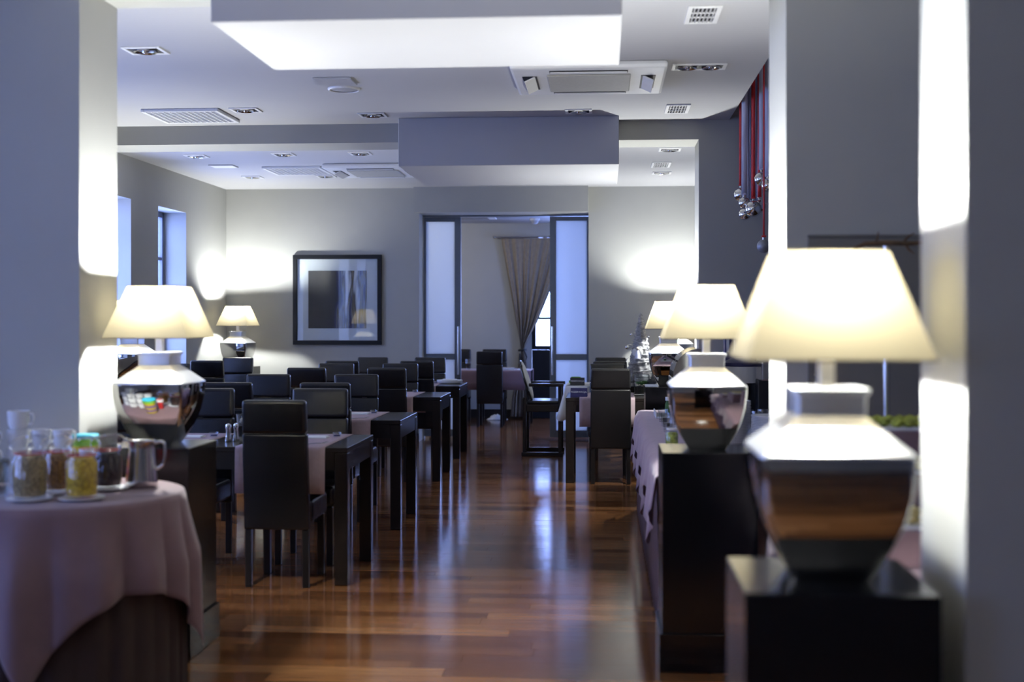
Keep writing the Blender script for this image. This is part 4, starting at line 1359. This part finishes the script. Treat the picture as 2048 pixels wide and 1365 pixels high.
def plate_stack(label_fmt, x, y, n, r, group):
    pme = MB().lathe([(0, 0), (r * 0.55, 0), (r * 0.6, 0.004), (r, 0.018), (r, 0.0205), (r * 0.58, 0.0075), (0, 0.006)], 36, cap=False).mesh('dinner_plate', M['porcelain'], True)
    for k in range(n):
        o = bpy.data.objects.new('dinner_plate', pme); COL.objects.link(o)
        o.location = (x + random.gauss(0, 0.0008), y + random.gauss(0, 0.0008), ZB + k * 0.0085)
        pos = 'top plate of' if k == n - 1 else ('bottom plate of' if k == 0 else 'plate within')
        tag(o, '%s %s' % (pos, label_fmt), 'plate', group if k in (0, n - 1) else group)


plate_stack('the tall white plate stack just right of the buffet lamp', 0.70, 7.02, 27, 0.115, 'tall plate stack')
plate_stack('the white plate stack beside the middle column', 0.90, 6.75, 20, 0.115, 'lower plate stack')


def wine_glass(label, x, y, z=ZB):
    t = thing('wine_glass', label, 'glass', (x, y, z), 0, 'stemmed glasses on the buffet')
    MB().lathe([(0, 0), (0.032, 0.001), (0.03, 0.003), (0.005, 0.008), (0.004, 0.06), (0.02, 0.075), (0.034, 0.10), (0.034, 0.13), (0.030, 0.16), (0.028, 0.16), (0.032, 0.13), (0.032, 0.10), (0.0, 0.072)], 24, cap=False).build('glass_body', M['glass'], t, smooth=True)


for k, (x_, y_) in enumerate(((0.80, 7.32), (0.89, 7.36), (0.98, 7.32), (0.85, 7.46), (0.94, 7.5))):
    wine_glass('%s stemmed glass behind the plate stacks' % ('leftmost', 'second', 'third', 'rear left', 'rear right')[k], x_, y_)
for k, (x_, y_) in enumerate(((0.40, 8.5), (0.40, 8.15), (0.395, 7.75), (0.40, 7.35))):
    t = thing('small_glass', '%s small tumbler along the aisle edge of the buffet' % ('farthest', 'second farthest', 'third', 'nearest')[k], 'glass', (x_, y_, ZB), 0, 'tumblers at the buffet edge')
    MB().lathe([(0, 0), (0.026, 0), (0.028, 0.004), (0.033, 0.085), (0.031, 0.085), (0.026, 0.012), (0, 0.01)], 22, cap=False).build('glass_wall', M['glass'], t, smooth=True)
jr = thing('honey_jar', 'small glass jar of yellow preserve at the buffet edge', 'jar', (0.375, 6.95, ZB))
MB().lathe([(0.03, 0), (0.034, 0.006), (0.034, 0.06), (0.028, 0.07)], 22).build('preserve', M['food_green'], jr, smooth=True)
MB().lathe([(0.0355, 0.0), (0.0355, 0.062), (0.030, 0.074), (0.030, 0.082)], 22, cap=False).build('glass_wall', M['glass'], jr, smooth=True)
MB().lathe([(0.031, 0.0825), (0.031, 0.094), (0, 0.0945)], 22, cap=False).build('lid', M['porcelain'], jr, smooth=True)
tr = thing('serving_tray', 'white rectangular tray on the far end of the buffet', 'tray', (0.50, 8.95, ZB))
MB().box(-0.13, 0.13, -0.18, 0.18, 0, 0.012, 0.004, 2).build('tray_floor', M['porcelain'], tr)
for a in ((-0.14, -0.1305, -0.18, 0.18), (0.1305, 0.14, -0.18, 0.18)):
    MB().box(*a, 0, 0.045, 0.003, 1).build('tray_side', M['porcelain'], tr)
bt = thing('green_bottle', 'green bottle with white cap in the white tray', 'bottle', (0.47, 8.98, ZB + 0.0125))
MB().lathe([(0.03, 0), (0.034, 0.008), (0.034, 0.07), (0.026, 0.095), (0.026, 0.10)], 22).build('bottle_body', M['foliage'], bt, smooth=True)
MB().lathe([(0.032, 0.1005), (0.032, 0.125), (0, 0.128)], 22, cap=False).build('cap', M['porcelain'], bt, smooth=True)
cdh = thing('chafing_dish', 'steel roll-top chafing dish behind the buffet lamp', 'chafing dish', (0.615, 8.45, ZB))
for sx in (-1, 1):
    for sy in (-1, 1):
        MB().tube([(sx * 0.15, sy * 0.21, 0), (sx * 0.15, sy * 0.21, 0.24)], 0.009, 8).build('leg', M['steel'], cdh, smooth=True)
MB().box(-0.17, 0.17, -0.24, 0.24, 0.2402, 0.31, 0.01, 2).build('pan', M['steel'], cdh, smooth=True)
rows = []
for i in range(13):
    a = PI * i / 12
    rows.append([(-0.165 * math.cos(a), yy, 0.3105 + 0.19 * math.sin(a)) for yy in (-0.235, -0.12, 0.0, 0.12, 0.235)])
dm = MB().grid(rows)
for yy in (-0.235, 0.235):
    dm.bm.faces.new([dm.bm.verts.new((-0.165 * math.cos(PI * i / 12), yy, 0.3105 + 0.19 * math.sin(PI * i / 12))) for i in range(13)])
dm.build('roll_top', M['chrome'], cdh, smooth=50)
MB().tube([(-0.14, -0.06, 0.42), (-0.19, -0.06, 0.45), (-0.19, 0.06, 0.45), (-0.14, 0.06, 0.42)], 0.007, 8).build('handle', M['black_plastic'], cdh, smooth=True)
ur = thing('coffee_urn', 'black coffee urn with a broad white band at the rear of the buffet', 'coffee urn', (0.92, 8.55, ZB))
MB().lathe([(0.115, 0), (0.12, 0.01), (0.12, 0.265)], 32).build('urn_base', M['black_plastic'], ur, smooth=40)
MB().lathe([(0.1195, 0.2655), (0.1195, 0.375)], 32).build('white_band', M['porcelain'], ur, smooth=40)
MB().lathe([(0.118, 0.3755), (0.118, 0.40), (0.06, 0.43), (0, 0.435)], 32, cap=False).build('lid', M['blue_fabric'], ur, smooth=40)
MB().tube([(-0.02, -0.12, 0.06), (-0.02, -0.17, 0.06), (-0.02, -0.17, 0.03)], 0.009, 8).build('tap', M['steel'], ur, smooth=True)
bx_ = thing('tea_box', 'navy striped tea box behind the coffee urn', 'box', (0.96, 8.95, ZB))
MB().box(-0.11, 0.11, -0.07, 0.07, 0, 0.57, 0.004, 1).build('box_body', M['blue_fabric'], bx_)
for k in range(4):
    MB().box(-0.10 + 0.05 * k, -0.08 + 0.05 * k, -0.0725, -0.0705, 0.46, 0.56).build('pale_stripe', M['mat_board'], bx_)
cm = thing('coffee_machine', 'dark coffee machine at the far right of the buffet', 'coffee machine', (1.12, 8.2, ZB))
MB().box(-0.12, 0.12, -0.16, 0.16, 0, 0.06, 0.006, 2).build('drip_base', M['black_plastic'], cm)
MB().box(-0.12, 0.12, 0.02, 0.16, 0.0602, 0.30, 0.006, 2).build('column', M['black_plastic'], cm)
MB().box(-0.12, 0.12, -0.16, 0.16, 0.3002, 0.42, 0.01, 2).build('head', M['steel'], cm)
MB().tube([(0, -0.08, 0.2995), (0, -0.08, 0.25)], 0.012, 8).build('spout', M['steel'], cm, smooth=True)

# stepped risers with food behind the largest lamp
for k, (x_, y_, zt, m_, lb, fl) in enumerate(((1.03, 3.72, 0.865, M['food_cream'], 'lowest mauve riser behind the largest lamp', 'long white platter of pale food on the lowest riser'),
                                              (1.08, 4.14, 0.97, M['food_cream'], 'middle mauve riser behind the largest lamp', 'white platter of cheese on the middle riser'),
                                              (1.14, 4.56, 1.07, M['food_green'], 'tallest mauve riser behind the largest lamp', 'white platter of green salad on the tallest riser'))):
    t = thing('cloth_riser', lb, 'riser', (x_, y_, ZB), 0, 'cloth-covered risers')
    hh = zt - ZB
    MB().box(-0.27, 0.27, -0.16, 0.16, 0, hh, 0.012, 2).build('riser_cloth', M['mauve'], t, smooth=40)
    p_ = thing('food_platter', fl, 'platter', (x_, y_, zt), 0, 'food platters')
    MB().box(-0.24, 0.24, -0.14, 0.12, 0.0005, 0.010, 0.004, 2).build('platter', M['porcelain'], p_)
    rr = random.Random(k)
    for j in range(22):
        MB().sphere(0.026, (-0.2 + 0.4 * (j % 11) / 10, -0.10 + 0.12 * (j // 11) + rr.uniform(-0.02, 0.02), 0.026), 1, (1, 1, 0.7)).build('food_piece', m_, p_, smooth=True, rz=None)
br = thing('branch_stand', 'bare forked branch on a thin steel stand before the middle column', 'decoration', (1.077, 4.87, ZB))
MB().lathe([(0.05, 0), (0.05, 0.008), (0.012, 0.012)], 20).build('foot', M['steel'], br, smooth=True)
MB().tube([(0, 0, 0.012), (0, 0, 0.975)], 0.012, 10).build('post', M['steel'], br, smooth=True)
bb = MB().tube([(-0.15, 0, 0.955), (-0.08, 0, 0.985), (0.0, 0, 0.988), (0.09, 0, 0.985), (0.16, 0.01, 0.99)], [0.004, 0.008, 0.010, 0.009, 0.006], 8).build('branch', M['bark'], br, smooth=True)
for p_ in (((-0.05, 0, 0.985), (-0.035, 0, 1.0), (-0.03, 0, 1.03)), ((0.06, 0, 0.985), (0.08, 0.0, 1.01), (0.105, 0, 1.025)), ((0.07, 0, 0.985), (0.085, 0, 0.96), (0.105, 0, 0.945))):
    MB().tube(p_, [0.006, 0.005, 0.002], 6).build('twig', M['bark'], bb, smooth=True)
pb = thing('wall_board', 'dark olive board on the middle column behind the branch', 'board', (1.35, 5.118, 1.28))
MB().box(-0.53, 0.53, -0.014, -0.001, -0.5, 0.506, 0.003, 1).build('board_panel', M['board'], pb)
MB().box(-0.53, 0.53, -0.018, -0.001, 0.5065, 0.516, 0.001, 1).build('top_edge', M['board'], pb)

# ================================================================== HANGING CHRISTMAS BAUBLES
ZTOP = 3.6


def bauble(label, x, y, z, r, ribbon_m, rw, matte=False):
    t = thing('hanging_bauble', label, 'bauble', (x, y, z), 0, 'baubles hanging on ribbons')
    MB().sphere(r, (0, 0, 0), 3).build('ball', M['silver_matte' if matte else 'silver'], t, smooth=True)
    MB().lathe([(0.010, r * 0.97), (0.010, r + 0.012), (0, r + 0.013)], 12, cap=False).build('cap', M['steel'], t, smooth=True)
    tw_ = []
    for j in range(13):
        q = j / 12
        a = 0.5 * math.sin(q * 3 + x * 9)
        zz = r + 0.0135 + (ZTOP - z - r - 0.0135) * q
        tw_.append([(-rw * math.cos(a), -rw * math.sin(a), zz), (rw * math.cos(a), rw * math.sin(a), zz)])
    MB().grid(tw_).build('ribbon', ribbon_m, t, smooth=True, solid=0.0012)
    MB().sphere(0.012, (0, 0, r + 0.02), 1, (1.6, 1, 0.8)).build('bow', ribbon_m, t, smooth=True)
    return t


bauble('large silver bauble at the far left of the hanging cluster', 1.005, 9.30, 2.37, 0.052, M['red_ribbon'], 0.012)
bauble('silver bauble tucked behind the lowest one in the cluster', 1.000, 9.02, 2.285, 0.042, M['grey_fabric'], 0.02)
bauble('lowest silver bauble on the left of the cluster', 1.02, 9.16, 2.215, 0.045, M['grey_fabric'], 0.02)
bauble('largest silver bauble at the bottom of the cluster', 1.055, 8.95, 2.235, 0.058, M['red_ribbon'], 0.014)
bauble('silver bauble just right of the largest one', 1.112, 9.06, 2.262, 0.046, M['red_ribbon'], 0.014)
bauble('silver bauble high on the right of the cluster', 1.095, 8.80, 2.43, 0.050, M['grey_fabric'], 0.02)
bauble('silver bauble touching the column edge', 1.120, 8.65, 2.37, 0.046, M['grey_fabric'], 0.03)
bauble('single dull grey bauble hanging lowest by the column', 1.066, 8.45, 1.942, 0.046, M['red_ribbon'], 0.006, True)


def drape(label, x, y, z0, w, seed):
    t = thing('satin_drape', label, 'drape', (x, y, z0), 0, 'grey satin drapes')
    rows = []
    for j in range(16):
        q = j / 15
        ww = w * (0.75 + 0.25 * q)
        rows.append([(-ww + 2 * ww * k / 24, 0.012 * math.sin(k * 1.3 + seed) * (0.6 + 0.4 * q), (ZTOP - z0) * q) for k in range(25)])
    MB().grid(rows).build('drape_fabric', M['grey_fabric'], t, smooth=True, solid=0.0015)
    MB().sphere(0.03, (0, 0, -0.01), 2, (1.5, 0.8, 0.9)).build('knot', M['grey_fabric'], t, smooth=True)


drape('broad grey satin drape between the red ribbons', 1.105, 9.45, 2.33, 0.055, 0)
drape('grey satin drape beside the column edge', 1.175, 8.95, 2.50, 0.055, 2)
st = thing('star_ornament', 'small silver star hanging beside the column edge', 'ornament', (1.105, 8.72, 2.28))
pts = []
for k in range(10):
    a = PI / 2 + k * PI / 5
    r_ = 0.048 if k % 2 == 0 else 0.02
    pts.append((r_ * math.cos(a), r_ * math.sin(a)))
MB().prism(pts, -0.006, 0.006).build('star_plate', M['silver_matte'], st)
MB().tube([(0, 0, 0.0485), (0, 0, ZTOP - 2.28)], 0.0018, 6).build('cord', M['red_ribbon'], st)
